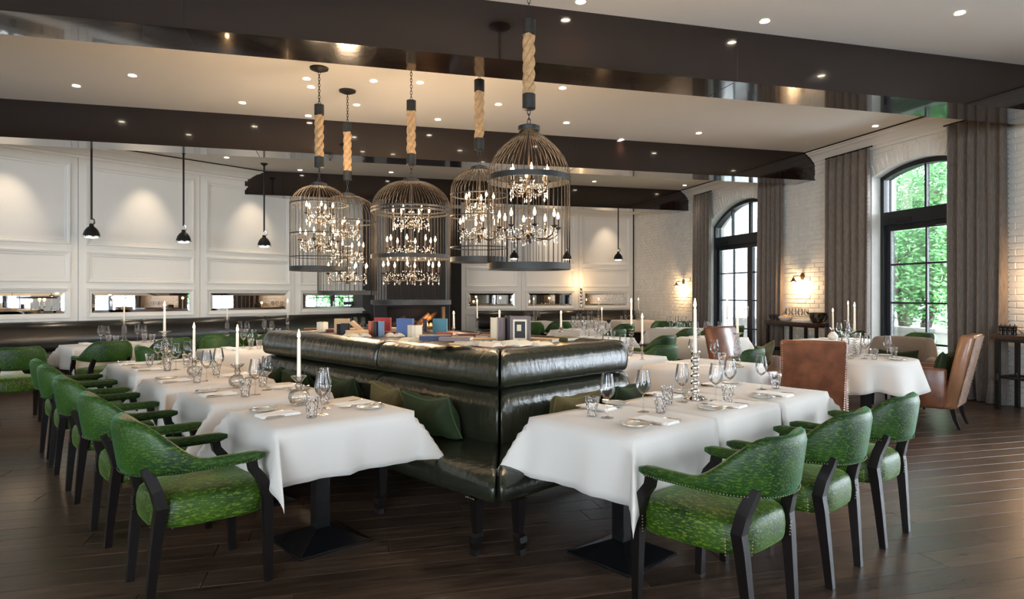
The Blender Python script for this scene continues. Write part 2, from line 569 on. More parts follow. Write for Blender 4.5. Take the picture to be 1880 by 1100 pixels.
# ---- window wall
def zarch(dx): return 3.48 - 2 + math.sqrt(max(0, 4 - dx * dx))


wr = MB()
edges = sorted([(c - hw, c + hw) for c, hw, _ in WINS])
cur = -12.0
for a, b_ in edges:
    wr.box(cur, a, -.45, 0, 0, CEIL, MR); cur = b_
wr.box(cur, 11.3, -.45, 0, 0, CEIL, MR)
for c, hw, _ in WINS:
    n = 14
    for i in range(n):
        x0 = c - hw + 2 * hw * i / n; x1 = c - hw + 2 * hw * (i + 1) / n
        z0, z1 = zarch(x0 - c), zarch(x1 - c)
        wr.add([(x0, 0, z0), (x1, 0, z1), (x1, 0, CEIL), (x0, 0, CEIL), (x0, -.45, z0), (x1, -.45, z1), (x1, -.45, CEIL), (x0, -.45, CEIL)],
               [(0, 1, 2, 3), (5, 4, 7, 6), (4, 5, 1, 0)], MR)
wall_right = struct('wall_right', wr, 'white_brick')

BL, BH = .225, .0835


def brick_geo(mb, x0, x1, z0, z1, t, M=None):
    c = .006
    mb.add([(x0, 0, z0), (x1, 0, z0), (x1, 0, z1), (x0, 0, z1), (x0, t - c, z0), (x1, t - c, z0), (x1, t - c, z1), (x0, t - c, z1),
            (x0 + c, t, z0 + c), (x1 - c, t, z0 + c), (x1 - c, t, z1 - c), (x0 + c, t, z1 - c)],
           [(4, 5, 9, 8), (5, 6, 10, 9), (6, 7, 11, 10), (7, 4, 8, 11), (8, 9, 10, 11), (0, 1, 5, 4), (1, 2, 6, 5), (2, 3, 7, 6), (3, 0, 4, 7)], M)


bmes = []
for v in range(4):
    m_ = MB(); brick_geo(m_, 0, BL - .011, 0, BH - .011, .011 + .002 * v); bmes.append(m_.mesh('brick', 'white_brick'))
half = MB(); brick_geo(half, 0, BL / 2 - .011, 0, BH - .011, .013); half_me = half.mesh('brick', 'white_brick')
rest = MB(); nb = 0
for k in range(int(3.96 / BH)):
    z = k * BH + .004
    off = (k % 2) * BL / 2
    x = -6.0 + off
    while x < 10.98:
        cxm = x + BL / 2
        hit = False
        for c, hw, _ in WINS:
            if abs(cxm - c) < hw + BL * .42 and z + BH < zarch(min(hw, abs(cxm - c))) + .24: hit = True
        if not hit:
            if -1.35 < x < .02 and nb < 276:
                o = bpy.data.objects.new('brick', bmes[random.randrange(4)]); C.objects.link(o); o.parent = wall_right
                q = MR @ Vector((x, 0, z)); o.location = q; o.rotation_euler = (0, random.uniform(-.006, .006), ang(RWD)); nb += 1
            elif x + BL < 10.99:
                brick_geo(rest, x, x + BL - .011, z, z + BH - .011, random.uniform(.008, .018), MR)
        x += BL
for c, hw, k_ in WINS:      # soldier course over each arch and quoins down the jambs
    n = int(2 * hw / .085)
    for i in range(n):
        dx = -hw + (i + .5) * 2 * hw / n
        a = math.asin(dx / 2.0)
        Mb = MR @ Matrix.Translation((c + dx, 0, zarch(dx))) @ Matrix.Rotation(a, 4, 'Y')
        if k_ == 'n':
            t_ = MB(); brick_geo(t_, -.037, .037, .004, .228, .012 + random.uniform(0, .006), Mb); t_.obj('brick', 'white_brick', wall_right)
        else: brick_geo(rest, -.037, .037, .004, .228, .012 + random.uniform(0, .006), Mb)
ro = rest.obj('painted_bricks', 'white_brick', wall_right); ro['kind'] = 'stuff'

# ---- cornices
CPROF = [(0, 3.76), (.03, 3.76), (.035, 3.80), (.06, 3.815), (.085, 3.85), (.13, 3.90), (.175, 3.925), (.185, 3.945), (.215, 3.95), (.215, 3.972), (0, 3.972)]


def extrude(mb, prof, x0, x1, M):
    n = len(prof)
    mb.add([(x0, y, z) for y, z in prof] + [(x1, y, z) for y, z in prof],
           [(i, (i + 1) % n, n + (i + 1) % n, n + i) for i in range(n)] + [tuple(range(n - 1, -1, -1)), tuple(range(n, 2 * n))], M)


tn = 1
for a, b_ in ((-11.9, -9.62), (-9.06, -5.24), (-4.68, -.85), (-.29, 3.54), (4.09, 7.93), (8.48, 10.98)):
    m_ = MB(); extrude(m_, CPROF, a, b_, MR); struct('trim_%d' % tn, m_, 'cornice', smooth=False); tn += 1
    g_ = MB().box(a, b_, .0, .23, 3.972, CEIL, MR); struct('trim_%d' % tn, g_, 'gap'); tn += 1

# ---- panelled wall
PS, PE = -13.0, 5.65
wl_ = MB().box(PS, PE, -.3, -.012, 0, CEIL, ML)
wall_left = struct('wall_left', wl_, 'gap')
wall_back = struct('wall_back', MB().box(-.3, 5.6, -.3, -.012, 0, CEIL, MBK), 'gap')


def mould(mb, x0, x1, z0, z1, w, d, M, y0=0.):
    rg = []
    for i, y in ((0, 0), (.006, d), (w * .35, d * .85), (w * .6, d * .45), (w * .9, d * .35), (w, .001)):
        rg.append([(x0 + i, y0 + y, z0 + i), (x1 - i, y0 + y, z0 + i), (x1 - i, y0 + y, z1 - i), (x0 + i, y0 + y, z1 - i)])
    mb.rings(rg, M, cap=False)


mirror_n = 0


def bay(x0, x1, wall, M, mirror_label):
    MB().box(x0 + .004, x1 - .004, -.012, 0, 0, CEIL, M).obj('panel_board', 'white_panel', wall)
    a, b_ = x0 + .12, x1 - .12
    for z0, z1 in ((2.27, 3.66), (1.63, 2.16), (.2, .9)):
        m_ = MB(); mould(m_, a, b_, z0, z1, .085, .035, M)
        m_.obj('panel_moulding', 'white_panel', wall)
    th = thing('wall_mirror', mirror_label, 'mirror', group='long mirrors in the white panelling')
    m_ = MB(); mould(m_, a, b_, 1.02, 1.53, .085, .04, M); m_.obj('frame', 'white_panel', th)
    X0, X1, Z0, Z1, w = a + .085, b_ - .085, 1.105, 1.445, .045
    g = MB()
    g.add([(X0, .002, Z0), (X1, .002, Z0), (X1, .002, Z1), (X0, .002, Z1), (X0 + w, .010, Z0 + w), (X1 - w, .010, Z0 + w), (X1 - w, .010, Z1 - w), (X0 + w, .010, Z1 - w)],
          [(0, 1, 5, 4), (1, 2, 6, 5), (2, 3, 7, 6), (3, 0, 4, 7), (4, 5, 6, 7)], M)
    g.obj('mirror_glass', 'mirror', th)


LML = {2: 'long facet-edged mirror beside the fireplace, behind two hanging birdcages', 1: 'long facet-edged mirror in the third bay of panelling from the fireplace end, under the third pendant',
       0: 'long facet-edged mirror under the first two black pendants', -1: 'long facet-edged mirror cut by the edge of the picture, reflecting a bookcase corner'}
LML[1] = 'long facet-edged mirror in the next bay after the fireplace one, under the third pendant'
for k in range(-6, 3):
    bay(-.5 + 2.05 * k, -.5 + 2.05 * (k + 1), wall_left, ML, LML.get(k, 'long facet-edged mirror number %s along the panelling outside the picture' % ('one two three four five six'.split()[-k - 2] if k < -1 else '')))
BM = ['long facet-edged mirror next to the brick corner', 'long facet-edged mirror between the two tall wall candlesticks', 'long facet-edged mirror beside the grey chimney breast']
for k in range(3):
    bay(.04 + 1.7 * k, .04 + 1.7 * (k + 1), wall_back, MBK, BM[k])
for M_, a, b_ in ((ML, PS, PE), (MBK, 0, 5.5)):
    m_ = MB(); extrude(m_, CPROF, a, b_, M_); struct('trim_%d' % tn, m_, 'cornice'); tn += 1
    g_ = MB().box(a, b_, .0, .235, 3.972, CEIL, M_); struct('trim_%d' % tn, g_, 'gap'); tn += 1

# ---- wall behind the camera, with its own row of tall windows
q0 = RW0 + RWD * -12.0; q1 = LW0 + LWD * -13.0
RD = (q1 - q0).normalized(); RN = Vector((RD.y, -RD.x)); RLEN = (q1 - q0).length
if RN.y < 0: RN = -RN
MRW = wallM(q0, RD, RN)
wb = MB(); cur = -.5
RWINS = [6.6, 11.2, 15.8, 20.4]
for c in RWINS:
    wb.box(cur, c - 1.2, -.3, 0, 0, CEIL, MRW); wb.box(c - 1.2, c + 1.2, -.3, 0, 0, .5, MRW); wb.box(c - 1.2, c + 1.2, -.3, 0, 3.3, CEIL, MRW); cur = c + 1.2
    q = q0 + RD * c - RN * .35
    portal(q, RN, 2.5, 2.9, 1.9)
wb.box(cur, RLEN + .5, -.3, 0, 0, CEIL, MRW)
struct('wall_rear', wb, 'rear_wall')
for i, c in enumerate(RWINS):
    w = bpy.data.objects.new('window_%d' % (11 + i), None); C.objects.link(w); w['kind'] = 'structure'
    f_ = MB()
    for x in (-1.2, -.42, .38, 1.14): f_.box(c + x, c + x + .06, -.2, -.1, .5, 3.3, MRW)
    for z in (.5, 1.45, 2.4, 3.24): f_.box(c - 1.2, c + 1.2, -.19, -.11, z, z + .06, MRW)
    f_.obj('frame', 'frame_black', w)
    MB().box(c - 1.2, c + 1.2, -.153, -.147, .5, 3.3, MRW).obj('pane', 'window_glass', w)


# ---- arched windows of the brick wall
def arched_window(idx, c, hw, wide):
    w = bpy.data.objects.new('window_%d' % idx, None); C.objects.link(w); w['kind'] = 'structure'
    w['label'] = {1: 'tall black-framed arched double door near the panelled corner', 2: 'tall black-framed arched glazed door in front of the garden tree'}.get(idx, 'arched window number %d beyond the picture edge' % idx)
    ya, yb = -.32, -.17
    fr = MB()
    for sx in (-1, 1):
        fr.box(c + sx * hw - (.07 if sx > 0 else 0), c + sx * hw + (.07 if sx < 0 else 0), ya, yb, 0, zarch(hw) - .01, MR)
    n = 18
    for i in range(n):
        d0 = -hw + 2 * hw * i / n; d1 = -hw + 2 * hw * (i + 1) / n
        z0, z1 = zarch(d0), zarch(d1)
        fr.add([(c + dq, y, z + e) for y in (ya, yb) for (dq, z, e) in ((d0, z0, -.075), (d1, z1, -.075), (d1, z1, .0), (d0, z0, .0))],
               [(3, 2, 1, 0), (4, 5, 6, 7), (0, 1, 5, 4), (2, 3, 7, 6)], MR)
    fr.obj('frame', 'frame_black', w)
    MB().box(c - hw + .07, c + hw - .07, ya + .01, yb + .03, 2.53, 2.74, MR).obj('transom', 'frame_black', w)
    leaves = [(c - hw + .07, c - .0), (c + .0, c + hw - .07)] if wide else [(c - hw + .07, c + hw - .07)]
    for (a, b_) in leaves:
        lf = MB()
        s_ = .085
        lf.box(a, a + s_, -.29, -.22, .02, 2.53, MR); lf.box(b_ - s_, b_, -.29, -.22, .02, 2.53, MR)
        lf.box(a + s_, b_ - s_, -.29, -.22, 2.44, 2.53, MR); lf.box(a + s_, b_ - s_, -.29, -.22, .02, .22, MR)
        lfo = lf.obj('door_leaf', 'frame_black', w)
        mid = (a + b_) / 2
        MB().box(mid - .014, mid + .014, -.275, -.235, .22, 2.44, MR).obj('muntin', 'frame_black', lfo)
        zs = [.22, .67, 1.29, 1.90, 2.44]
        for z in zs[1:-1]: MB().box(a + s_, b_ - s_, -.272, -.238, z - .014, z + .014, MR).obj('muntin', 'frame_black', lfo)
        for (xa, xb) in ((a + s_, mid - .014), (mid + .014, b_ - s_)):
            for za, zb in zip(zs[:-1], zs[1:]):
                MB().box(xa, xb, -.258, -.252, za + .012, zb - .012, MR).obj('pane', 'window_glass', lfo)
    ups = [c - hw + .07, c, c + hw - .07] if not wide else [c - hw + .07, (c - hw) / 2 + c / 2, c, (c + hw) / 2 + c / 2, c + hw - .07]
    for k, x in enumerate(ups[1:-1]):
        ww = .035 if (wide and k == 1) else .016
        MB().box(x - ww, x + ww, -.28, -.22, 2.74, zarch(x - c) - .05, MR).obj('muntin', 'frame_black', w)
    for xa, xb in zip(ups[:-1], ups[1:]):
        pts = []
        for i in range(7):
            x = xa + .016 + (xb - xa - .032) * i / 6; pts.append((x, zarch(x - c) - .06))
        poly = [(xa + .016, 2.74), (xb - .016, 2.74)] + pts[::-1]
        n = len(poly)
        MB().add([(x, -.247, z) for x, z in poly] + [(x, -.253, z) for x, z in poly],
                 [tuple(range(n)), tuple(range(2 * n - 1, n - 1, -1))] + [(i, (i + 1) % n, n + (i + 1) % n, n + i) for i in range(n)], MR).obj('pane', 'window_glass', w)
    cl = MB().box(c - hw + .25, c - hw + .55, -.17, -.12, 2.45, 2.52, MR); cl.box(c + hw - .62, c + hw - .34, -.19, -.13, 2.56, 2.63, MR)
    cl.box(c + hw - .60, c + hw - .30, -.16, -.145, 2.50, 2.515, MR)
    cl.obj('door_closer', 'iron', w)
    if wide:
        h = MB(); h.box(c + .02, c + .06, -.222, -.212, .95, 1.17, MR); h.tube([MR @ Vector(p) for p in ((c + .04, -.215, 1.1), (c + .04, -.16, 1.1), (c + .16, -.155, 1.1))], .009, 6)
        h.obj('door_handle', 'silver', w)
    else:
        h = MB().box(c - hw + .1, c - hw + .13, -.222, -.212, .95, 1.17, MR); h.obj('door_handle', 'silver', w)


for i, (c, hw, k_) in enumerate(WINS):
    arched_window(i + 1, c, hw, k_ == 'w')

# ---- chimney breast and fireplace
ca, cb = Vector(PD(688, 15.25)), Vector(PD(826, 15.75))
CDv = (cb - ca); CLEN = CDv.length; CDv.normalize(); CNv = Vector((CDv.y, -CDv.x))
MCH = wallM(ca, CDv, CNv)
ch = MB()
o0, o1, oz0, oz1 = .28, CLEN - .12, .42, 1.12
ch.box(0, o0, -1.6, 0, 0, CEIL, MCH); ch.box(o0, o1, -1.6, 0, oz1, CEIL, MCH); ch.box(o0, o1, -1.6, 0, 0, oz0, MCH)
ch.box(o1, CLEN, -1.6, 0, 0, CEIL, MCH); ch.box(o0, o1, -1.6, -.6, oz0, oz1, MCH)
chim = struct('wall_chimney', ch, 'grey_plaster', 'grey plastered chimney breast between the two panelled walls')
# filler returns each side
MB().box(CLEN, CLEN + .02, -2.2, -1.2, 0, CEIL, MCH).obj('return', 'grey_plaster', chim)
MB().box(-.6, .0, -1.8, -.35, 0, CEIL, MCH).obj('return', 'fire_black', chim)
fp = thing('fireplace', 'black open fireplace under the largest birdcage with burning logs', 'fireplace')
m_ = MB(); m_.box(-.01, CLEN - .02, 0, .03, 1.12, 1.17, MCH); m_.box(-.01, o0, 0, .03, 0, 1.12, MCH); m_.box(o0, o1, 0, .03, 0, oz0, MCH); m_.box(o1, CLEN - .02, 0, .03, 0, 1.12, MCH)
m_.box(o0, o1, 0, .012, 1.26, CEIL - .3, MCH)
m_.obj('surround', 'fire_black', fp)
MB().cham(-.04, CLEN + .0, .0, .22, 1.165, 1.245, .008, MCH).obj('mantel', 'mantel', fp)
MB().box(o0 + .003, o1 - .003, -.597, -.59, oz0, oz1, MCH).obj('fireback', 'fire_black', fp)
random.seed(3)
for i in range(8):
    x = o0 + .25 + random.random() * (o1 - o0 - .5); z = oz0 + .06 + .05 * i
    a = random.uniform(-.5, .9); L_ = random.uniform(.18, .3)
    p = [MCH @ Vector((x - L_ * math.cos(a), -.3 + random.uniform(-.1, .1), max(oz0 + .05, z - L_ * math.sin(a) * .6))), MCH @ Vector((x, -.28, z + .02)), MCH @ Vector((x + L_ * math.cos(a), -.3 + random.uniform(-.1, .1), z + L_ * math.sin(a)))]
    MB().tube(p, [.05, .06, .045], 8).obj('log', 'log', fp, smooth=True)
for i in range(3):
    x = o1 - .50 + i * .09
    MB().lathe([(.03, 0), (.038, .03), (.022, .08), (.003, .14 - .03 * i)], 7, MCH @ Matrix.Translation((x, -.2, oz0 + .22))).obj('flame', 'fire', fp, smooth=True)
light('fire_glow', 'POINT', tuple((MCH @ Vector((o1 - .4, -.15, .85)))), 6, (1, .45, .15), shadow_soft_size=.08)

# ---- outside
ext = struct('outside_ground', MB().box(-20, 60, -50, -.46, -.3, -.12, MR), 'paving')
par = thing('garden_parapet', 'low grey stone parapet outside the nearer arched window', 'parapet')
MB().box(2.0, 9.5, -2.6, -2.3, -.12, .72, MR).obj('wall', 'planter', par)
MB().box(1.95, 9.55, -2.65, -2.25, .72, .78, MR).obj('coping', 'planter', par)
bd = thing('outside_building', 'white weatherboarded building seen through the far arched window', 'building')
MB().box(11, 30, -9, -7.5, -.12, 7.5, MR).obj('wall', 'siding', bd)
sl = MB()
for k in range(22): sl.cham(11, 30, -7.5, -7.46, 2.4 + k * .2, 2.58 + k * .2, .02, MR)
sl.obj('siding', 'siding', bd)['kind'] = 'stuff'
MB().box(16.4, 16.5, -7.5, -7.43, 0, 2.4, MR).obj('downpipe', 'siding', bd)


def tree(cx, cy, h, rx, n, lab, seed):
    random.seed(seed)
    t = thing('garden_tree', lab, 'tree', (0, 0, 0))
    tr = MB(); tips = []
    for k in range(5):
        a = random.uniform(0, 6.28); L_ = h * random.uniform(.6, .95)
        pts = []; x, y = cx + .1 * math.cos(a), cy + .1 * math.sin(a)
        for i in range(7):
            pts.append((x, y, -.1 + L_ * i / 6)); x += math.cos(a) * rx * .13 * random.uniform(.5, 1.5); y += math.sin(a) * rx * .13
        tr.tube(pts, [.085 * (1 - i / 7.5) for i in range(7)], 6); tips += pts[2:]
        for i in range(2, 6):
            b0 = Vector(pts[i]); aa = random.uniform(0, 6.28)
            b1 = b0 + Vector((math.cos(aa) * .6, math.sin(aa) * .6, .45)); tr.tube([b0, (b0 + b1) / 2 + Vector((0, 0, .08)), b1], [.03, .022, .01], 5); tips += [tuple(b1), tuple((b0 + b1) / 2)]
    tr.obj('trunk', 'bark', t, smooth=True)
    lf = MB()
    for i in range(n):
        c0 = Vector(random.choice(tips)) + Vector((random.gauss(0, rx * .32), random.gauss(0, rx * .32), random.gauss(0, .35)))
        if c0.z < .5: c0.z = .5 + random.random()
        s_ = random.uniform(.035, .075)
        u = Vector((random.gauss(0, 1), random.gauss(0, 1), random.gauss(0, .6))).normalized(); w = u.orthogonal().normalized()
        lf.add([c0 - u * s_, c0 + w * s_ * .45, c0 + u * s_, c0 - w * s_ * .45], [(0, 1, 2, 3)])
    lf.obj('leaves', 'leaf', t)['kind'] = 'stuff'
    return t


p1 = MR @ Vector((4.9, -3.6, 0)); p2 = MR @ Vector((7.0, -5.2, 0))
tree(p1.x, p1.y, 5.0, 1.6, 21000, 'leafy garden tree standing right behind the grey parapet', 5)
tree(p2.x, p2.y, 6.6, 2.0, 16000, 'taller garden tree further back behind the parapet tree', 8)

# ================================================================ FURNITURE BUILDERS
def nails(pts, step, r, out=None):
    """little round nail heads every `step` along a polyline"""
    m = MB(); acc = 0
    pts = [Vector(p) for p in pts]
    for a, b in zip(pts[:-1], pts[1:]):
        L_ = (b - a).length; t = acc
        while t < L_:
            m.octa(a.lerp(b, t / L_), r); t += step
        acc = t - L_
    return m


def green_chair():
    t = thing('green_armchair', 'green velvet tub armchair', 'chair')
    # horseshoe band of arms and back
    path = []
    for i in range(9): path.append((.215 - .255 * i / 8, .275, 0, -1 if i < 8 else 0))
    A, B = .285, .275
    for i in range(1, 24):
        a = PI * i / 24; path.append((-.04 - A * math.sin(a), B * math.cos(a), a, 0))
    for i in range(8, -1, -1): path.append((.215 - .255 * i / 8, -.275, PI, -1))
    rg = []; edge = []
    N = len(path)
    for i, (x, y, a, q) in enumerate(path):
        nx, ny = (-math.sin(a), math.cos(a)) if 0 < a < PI else (0, 1 if y > 0 else -1)
        ph = min(a, PI - a) / R(62) if 0 < a < PI else 0
        s = max(0, min(1, ph)); s = s * s * (3 - 2 * s)
        s2 = max(0, min(1, (ph - .05)))
        zt = .662 + (.845 - .662) * s
        zb = .612 - .018 * s2
        th = .046 + .014 * s
        lean = .035 * s
        k = 1
        e = min(i, N - 1 - i)
        if e == 0: k = .45
        elif e == 1: k = .9
        if e == 0: x += .006
        zc = (zt + zb) / 2; hh = (zt - zb) / 2 * k; hw = th / 2 * k
        ring = []
        for (a_, b_) in ((-1, -.75), (-.7, -1), (.7, -1), (1, -.75), (1.05, 0), (1, .7), (.6, .97), (0, 1.06), (-.6, .97), (-1, .7), (-1.0, 0)):
            off = a_ * hw + lean * (b_ * .5 + .5)
            ring.append((x + nx * off, y + ny * off, zc + b_ * hh))
        rg.append(ring)
        edge.append((x + nx * (hw + .002), y + ny * (hw + .002), zb + .008))
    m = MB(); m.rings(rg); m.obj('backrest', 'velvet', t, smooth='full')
    nails(edge[1:-1], .0135, .0046).obj('nailhead_trim', 'nail', t)['kind'] = 'stuff'
    # seat

    def outline(ins, z, n=40):
        r = []
        for k in range(n):
            a = 2 * PI * k / n
            c, s = math.cos(a), math.sin(a)
            e = .48
            x = .262 * math.copysign(abs(c) ** e, c); y = math.copysign(abs(s) ** e, s)
            w = .272 - .05 * (.5 - x / .52)
            if x > 0: x += .02 * (1 - abs(y) ** 2)
            r.append(((x) * (1 - ins), y * w * (1 - ins), z))
        return r
    m = MB(); m.rings([outline(.06, .348), outline(.015, .353), outline(0, .37), outline(-.012, .41), outline(0, .45), outline(.03, .476), outline(.10, .492), outline(.3, .503), outline(.6, .508), outline(.93, .509)])
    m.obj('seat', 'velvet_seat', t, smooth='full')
    for s in (1, -1):
        MB().tube([(.246, s * .262, 0), (.24, s * .266, .20), (.235, s * .268, .38), (.232, s * .270, .45), (.20, s * .272, .53), (.165, s * .275, .575), (.155, s * .275, .625)],
                  [.024, .029, .034, .034, .032, .030, .030], 4).obj('front_leg', 'chair_wood', t)
        MB().tube([(-.272, s * .188, 0), (-.255, s * .198, .20), (-.238, s * .208, .38), (-.228, s * .212, .45), (-.246, s * .205, .53), (-.275, s * .19, .61), (-.285, s * .185, .64)],
                  [.024, .029, .034, .036, .034, .032, .03], 4).obj('rear_leg', 'chair_wood', t)
        for dy in (.034,):
            nails([(-.262, s * (.208 - dy * 1.1), .36), (-.268, s * (.208 - dy * 1.1), .435)], .014, .005).obj('nail_row', 'nail', t)['kind'] = 'stuff'
        nails([(-.19, s * .252, .36), (-.19, s * .256, .435)], .014, .005).obj('nail_row', 'nail', t)['kind'] = 'stuff'
        nails([(.20, s * .283, .36), (.20, s * .285, .435)], .014, .005).obj('nail_row', 'nail', t)['kind'] = 'stuff'
    return t


CHAIR = Stock(green_chair)


def chair(pos, heading, label, group):
    return CHAIR.put((pos[0], pos[1], 0), heading, label, group)


def pedestal_table(a, b):
    def f():
        t = thing('pedestal_table', 'table', 'table')
        MB().cham(-.215, .215, -.215, .215, 0, .014, .004).obj('base_plate', 'pedestal', t)
        m = MB(); m.rings([[(-.205, -.205, .013), (.205, -.205, .013), (.205, .205, .013), (-.205, .205, .013)], [(-.04, -.04, .085), (.04, -.04, .085), (.04, .04, .085), (-.04, .04, .085)]])
        m.obj('base', 'pedestal', t)
        MB().box(-.04, .04, -.04, .04, .08, .722).obj('column', 'pedestal', t)
        MB().box(-.33, .33, -.29, .29, .72, .744).obj('tabletop', 'wood_top', t)
        return t
    return f


def cloth_mesh(a, b, D, hang=(1, 1, 1, 1), seed=1, rip=.018, tw=1):
    rnd = random.Random(seed)
    ph = [rnd.uniform(0, 6.28) for _ in range(8)]

    def axis(L_, h0, h1):
        n = max(6, int(L_ / .07)); r = []
        if h0: r += [-L_ / 2 - D * (1 - i / 8) for i in range(8)]
        r += [-L_ / 2 + L_ * i / n for i in range(n + 1)]
        if h1: r += [L_ / 2 + D * (i + 1) / 8 for i in range(8)]
        return r
    X, Y = axis(a, hang[0], hang[1]), axis(b, hang[2], hang[3])
    vs = []
    k = .40
    for t in Y:
        for s in X:
            ox, oy = max(0, abs(s) - a / 2), max(0, abs(t) - b / 2)
            sx, sy = (1 if s > 0 else -1), (1 if t > 0 else -1)
            x, y = max(-a / 2, min(a / 2, s)), max(-b / 2, min(b / 2, t))
            z = .750
            if ox == 0 and oy == 0:
                z += .0009 * math.sin(x * 23 + ph[0]) * math.sin(y * 19 + ph[1])
                if min(a / 2 - abs(x), b / 2 - abs(y)) < 1e-6 and (hang[0 if sx < 0 else 1] or hang[2 if sy < 0 else 3]): z -= .003
            elif oy == 0 or ox == 0:
                o = ox or oy; g = o / D
                run = y if ox else x
                fl = .010 + .028 * g + rip * g * (math.sin(run * 13 + ph[2] + sx) + .6 * math.sin(run * 29 + ph[3] + sy))
                if ox: x += sx * fl
                else: y += sy * fl
                z -= o
            else:
                r = math.hypot(ox, oy); p = math.atan2(oy, ox)
                s2 = math.sin(2 * p); kk = k * min(1, r / .1)
                dx, dy = sx * .7071, sy * .7071
                px_, py_ = -dy, dx
                fl = .010 + .10 * r
                side = tw * .30 * r * s2 * s2
                x += dx * kk * r * s2 + px_ * side + sx * fl * math.cos(p) * (1 if p < 1.5 else 0)
                y += dy * kk * r * s2 + py_ * side + sy * fl * math.sin(p)
                z -= r * math.sqrt(max(.1, 1 - (kk * s2) ** 2 - (.25 * s2 * s2) ** 2))
            vs.append((x, y, z))
    nx = len(X); fs = [(j * nx + i, j * nx + i + 1, (j + 1) * nx + i + 1, (j + 1) * nx + i) for j in range(len(Y) - 1) for i in range(nx - 1)]
    m = MB(); m.add(vs, fs)
    return m


def tablecloth(pos, rz, a, b, D, label, hang=(1, 1, 1, 1), seed=1, group='white tablecloths', rip=.018, tw=1):
    o = cloth_mesh(a, b, D, hang, seed, rip, tw).obj('tablecloth', 'linen', smooth='full', loc=(pos[0], pos[1], 0), rz=rz)
    md = o.modifiers.new('thickness', 'SOLIDIFY'); md.thickness = .0025; md.offset = 1
    tag(o, label, 'tablecloth', group)
    return o


def round_cloth(pos, r, drop, label, n=96):
    m = MB(); rg = [[(pos[0], pos[1], .75)] * n]
    for rr in (.3, .7, .97): rg.append([(pos[0] + r * rr * math.cos(2 * PI * i / n), pos[1] + r * rr * math.sin(2 * PI * i / n), .75) for i in range(n)])
    for k in range(0, 9):
        g = k / 8; q = []
        for i in range(n):
            a = 2 * PI * i / n
            w = r + .012 + .05 * g + .055 * g * math.sin(a * 8 + .7 * math.sin(a * 3))
            q.append((pos[0] + w * math.cos(a + .05 * g * math.sin(5 * a)), pos[1] + w * math.sin(a + .05 * g * math.sin(5 * a)), .747 - drop * g * (1 + .22 * math.sin(2 * a + .6) ** 2)))
        rg.append(q)
    m.rings(rg, cap=False)
    o = m.obj('tablecloth', 'linen', smooth='full')
    md = o.modifiers.new('thickness', 'SOLIDIFY'); md.thickness = .0025; md.offset = 1
    return tag(o, label, 'tablecloth', 'white tablecloths')


# ---------------------------------------------------------------- tableware
def make_wine():
    t = thing('wine_glass', 'wine glass', 'glass')
    m = MB(); m.lathe([(.001, .004), (.036, .0015), (.036, 0), (.001, 0)], 20, cap=False); m.lathe([(.012, .003), (.0045, .010), (.0035, .05), (.004, .092), (.009, .104)], 10, cap=False)
    m.obj('stem', 'crystal', t, smooth=True)
    MB().lathe([(.002, .100), (.018, .108), (.036, .130), (.0425, .150), (.041, .175), (.034, .215), (.030, .238)], 24, cap=False).obj('bowl', 'glass', t, smooth='full')
    MB().tube([(.030 * math.cos(2 * PI * i / 24), .030 * math.sin(2 * PI * i / 24), .238) for i in range(24)], .0009, 4, closed=True).obj('rim', 'crystal', t)
    return t


def make_tumbler():
    t = thing('cut_glass_tumbler', 'tumbler', 'glass')
    n = 20; rg = []
    for k, (r, z) in enumerate([(.020, .0), (.026, .004), (.027, .012), (.027, .022), (.029, .035), (.0325, .055), (.0355, .075), (.038, .095), (.040, .108)]):
        q = []
        for i in range(n):
            a = 2 * PI * (i + (k % 2) * .5) / n; rr = r * (1 + (.035 if (i + k) % 2 else -.03) * (1 if 1 < k < 8 else 0))
            q.append((rr * math.cos(a), rr * math.sin(a), z))
        rg.append(q)
    m = MB(); m.rings(rg, cap=False); m.lathe([(.001, .006), (.026, .006)], n, cap=False)
    m.obj('wall', 'cut_glass', t)
    MB().tube([(.040 * math.cos(2 * PI * i / 24), .040 * math.sin(2 * PI * i / 24), .108) for i in range(24)], .0015, 4, closed=True).obj('rim', 'crystal', t)
    return t


def make_plate():
    t = thing('side_plate', 'plate', 'plate')
    MB().lathe([(.001, .004), (.045, .004), (.052, .006), (.078, .013), (.080, .0125), (.055, .001), (.001, .001)], 32, cap=False).obj('dish', 'china', t, smooth=True)
    MB().tube([(.0795 * math.cos(2 * PI * i / 32), .0795 * math.sin(2 * PI * i / 32), .0128) for i in range(32)], .0012, 4, closed=True).obj('rim', 'silver', t)
    return t


def make_knife():
    t = thing('table_knife', 'knife', 'cutlery')
    MB().tube([(-.11, 0, .006), (-.10, 0, .007), (-.03, 0, .006), (-.005, 0, .005)], [.004, .0085, .0065, .004], 6, flat=None).obj('handle', 'silver', t, smooth=True)
    m = MB(); m.prism([(-.01, -.004), (.03, -.010), (.09, -.009), (.118, 0), (.112, .006), (-.01, .005)], .003, .0052); m.obj('blade', 'silver', t)
    return t


def make_fork():
    t = thing('table_fork', 'fork', 'cutlery')
    MB().tube([(-.10, 0, .004), (-.09, 0, .005), (-.02, 0, .006), (.03, 0, .009), (.05, 0, .008)], [.003, .007, .003, .0025, .004], 6).obj('handle', 'silver', t, smooth=True)
    m = MB(); m.prism([(.045, -.006), (.06, -.012), (.075, -.012), (.075, .012), (.06, .012), (.045, .006)], .005, .0075)
    for k in range(4):
        y = -.0105 + k * .007; m.box(.075, .115, y - .0015, y + .0015, .005, .0075)
    m.obj('tines', 'silver', t)
    return t


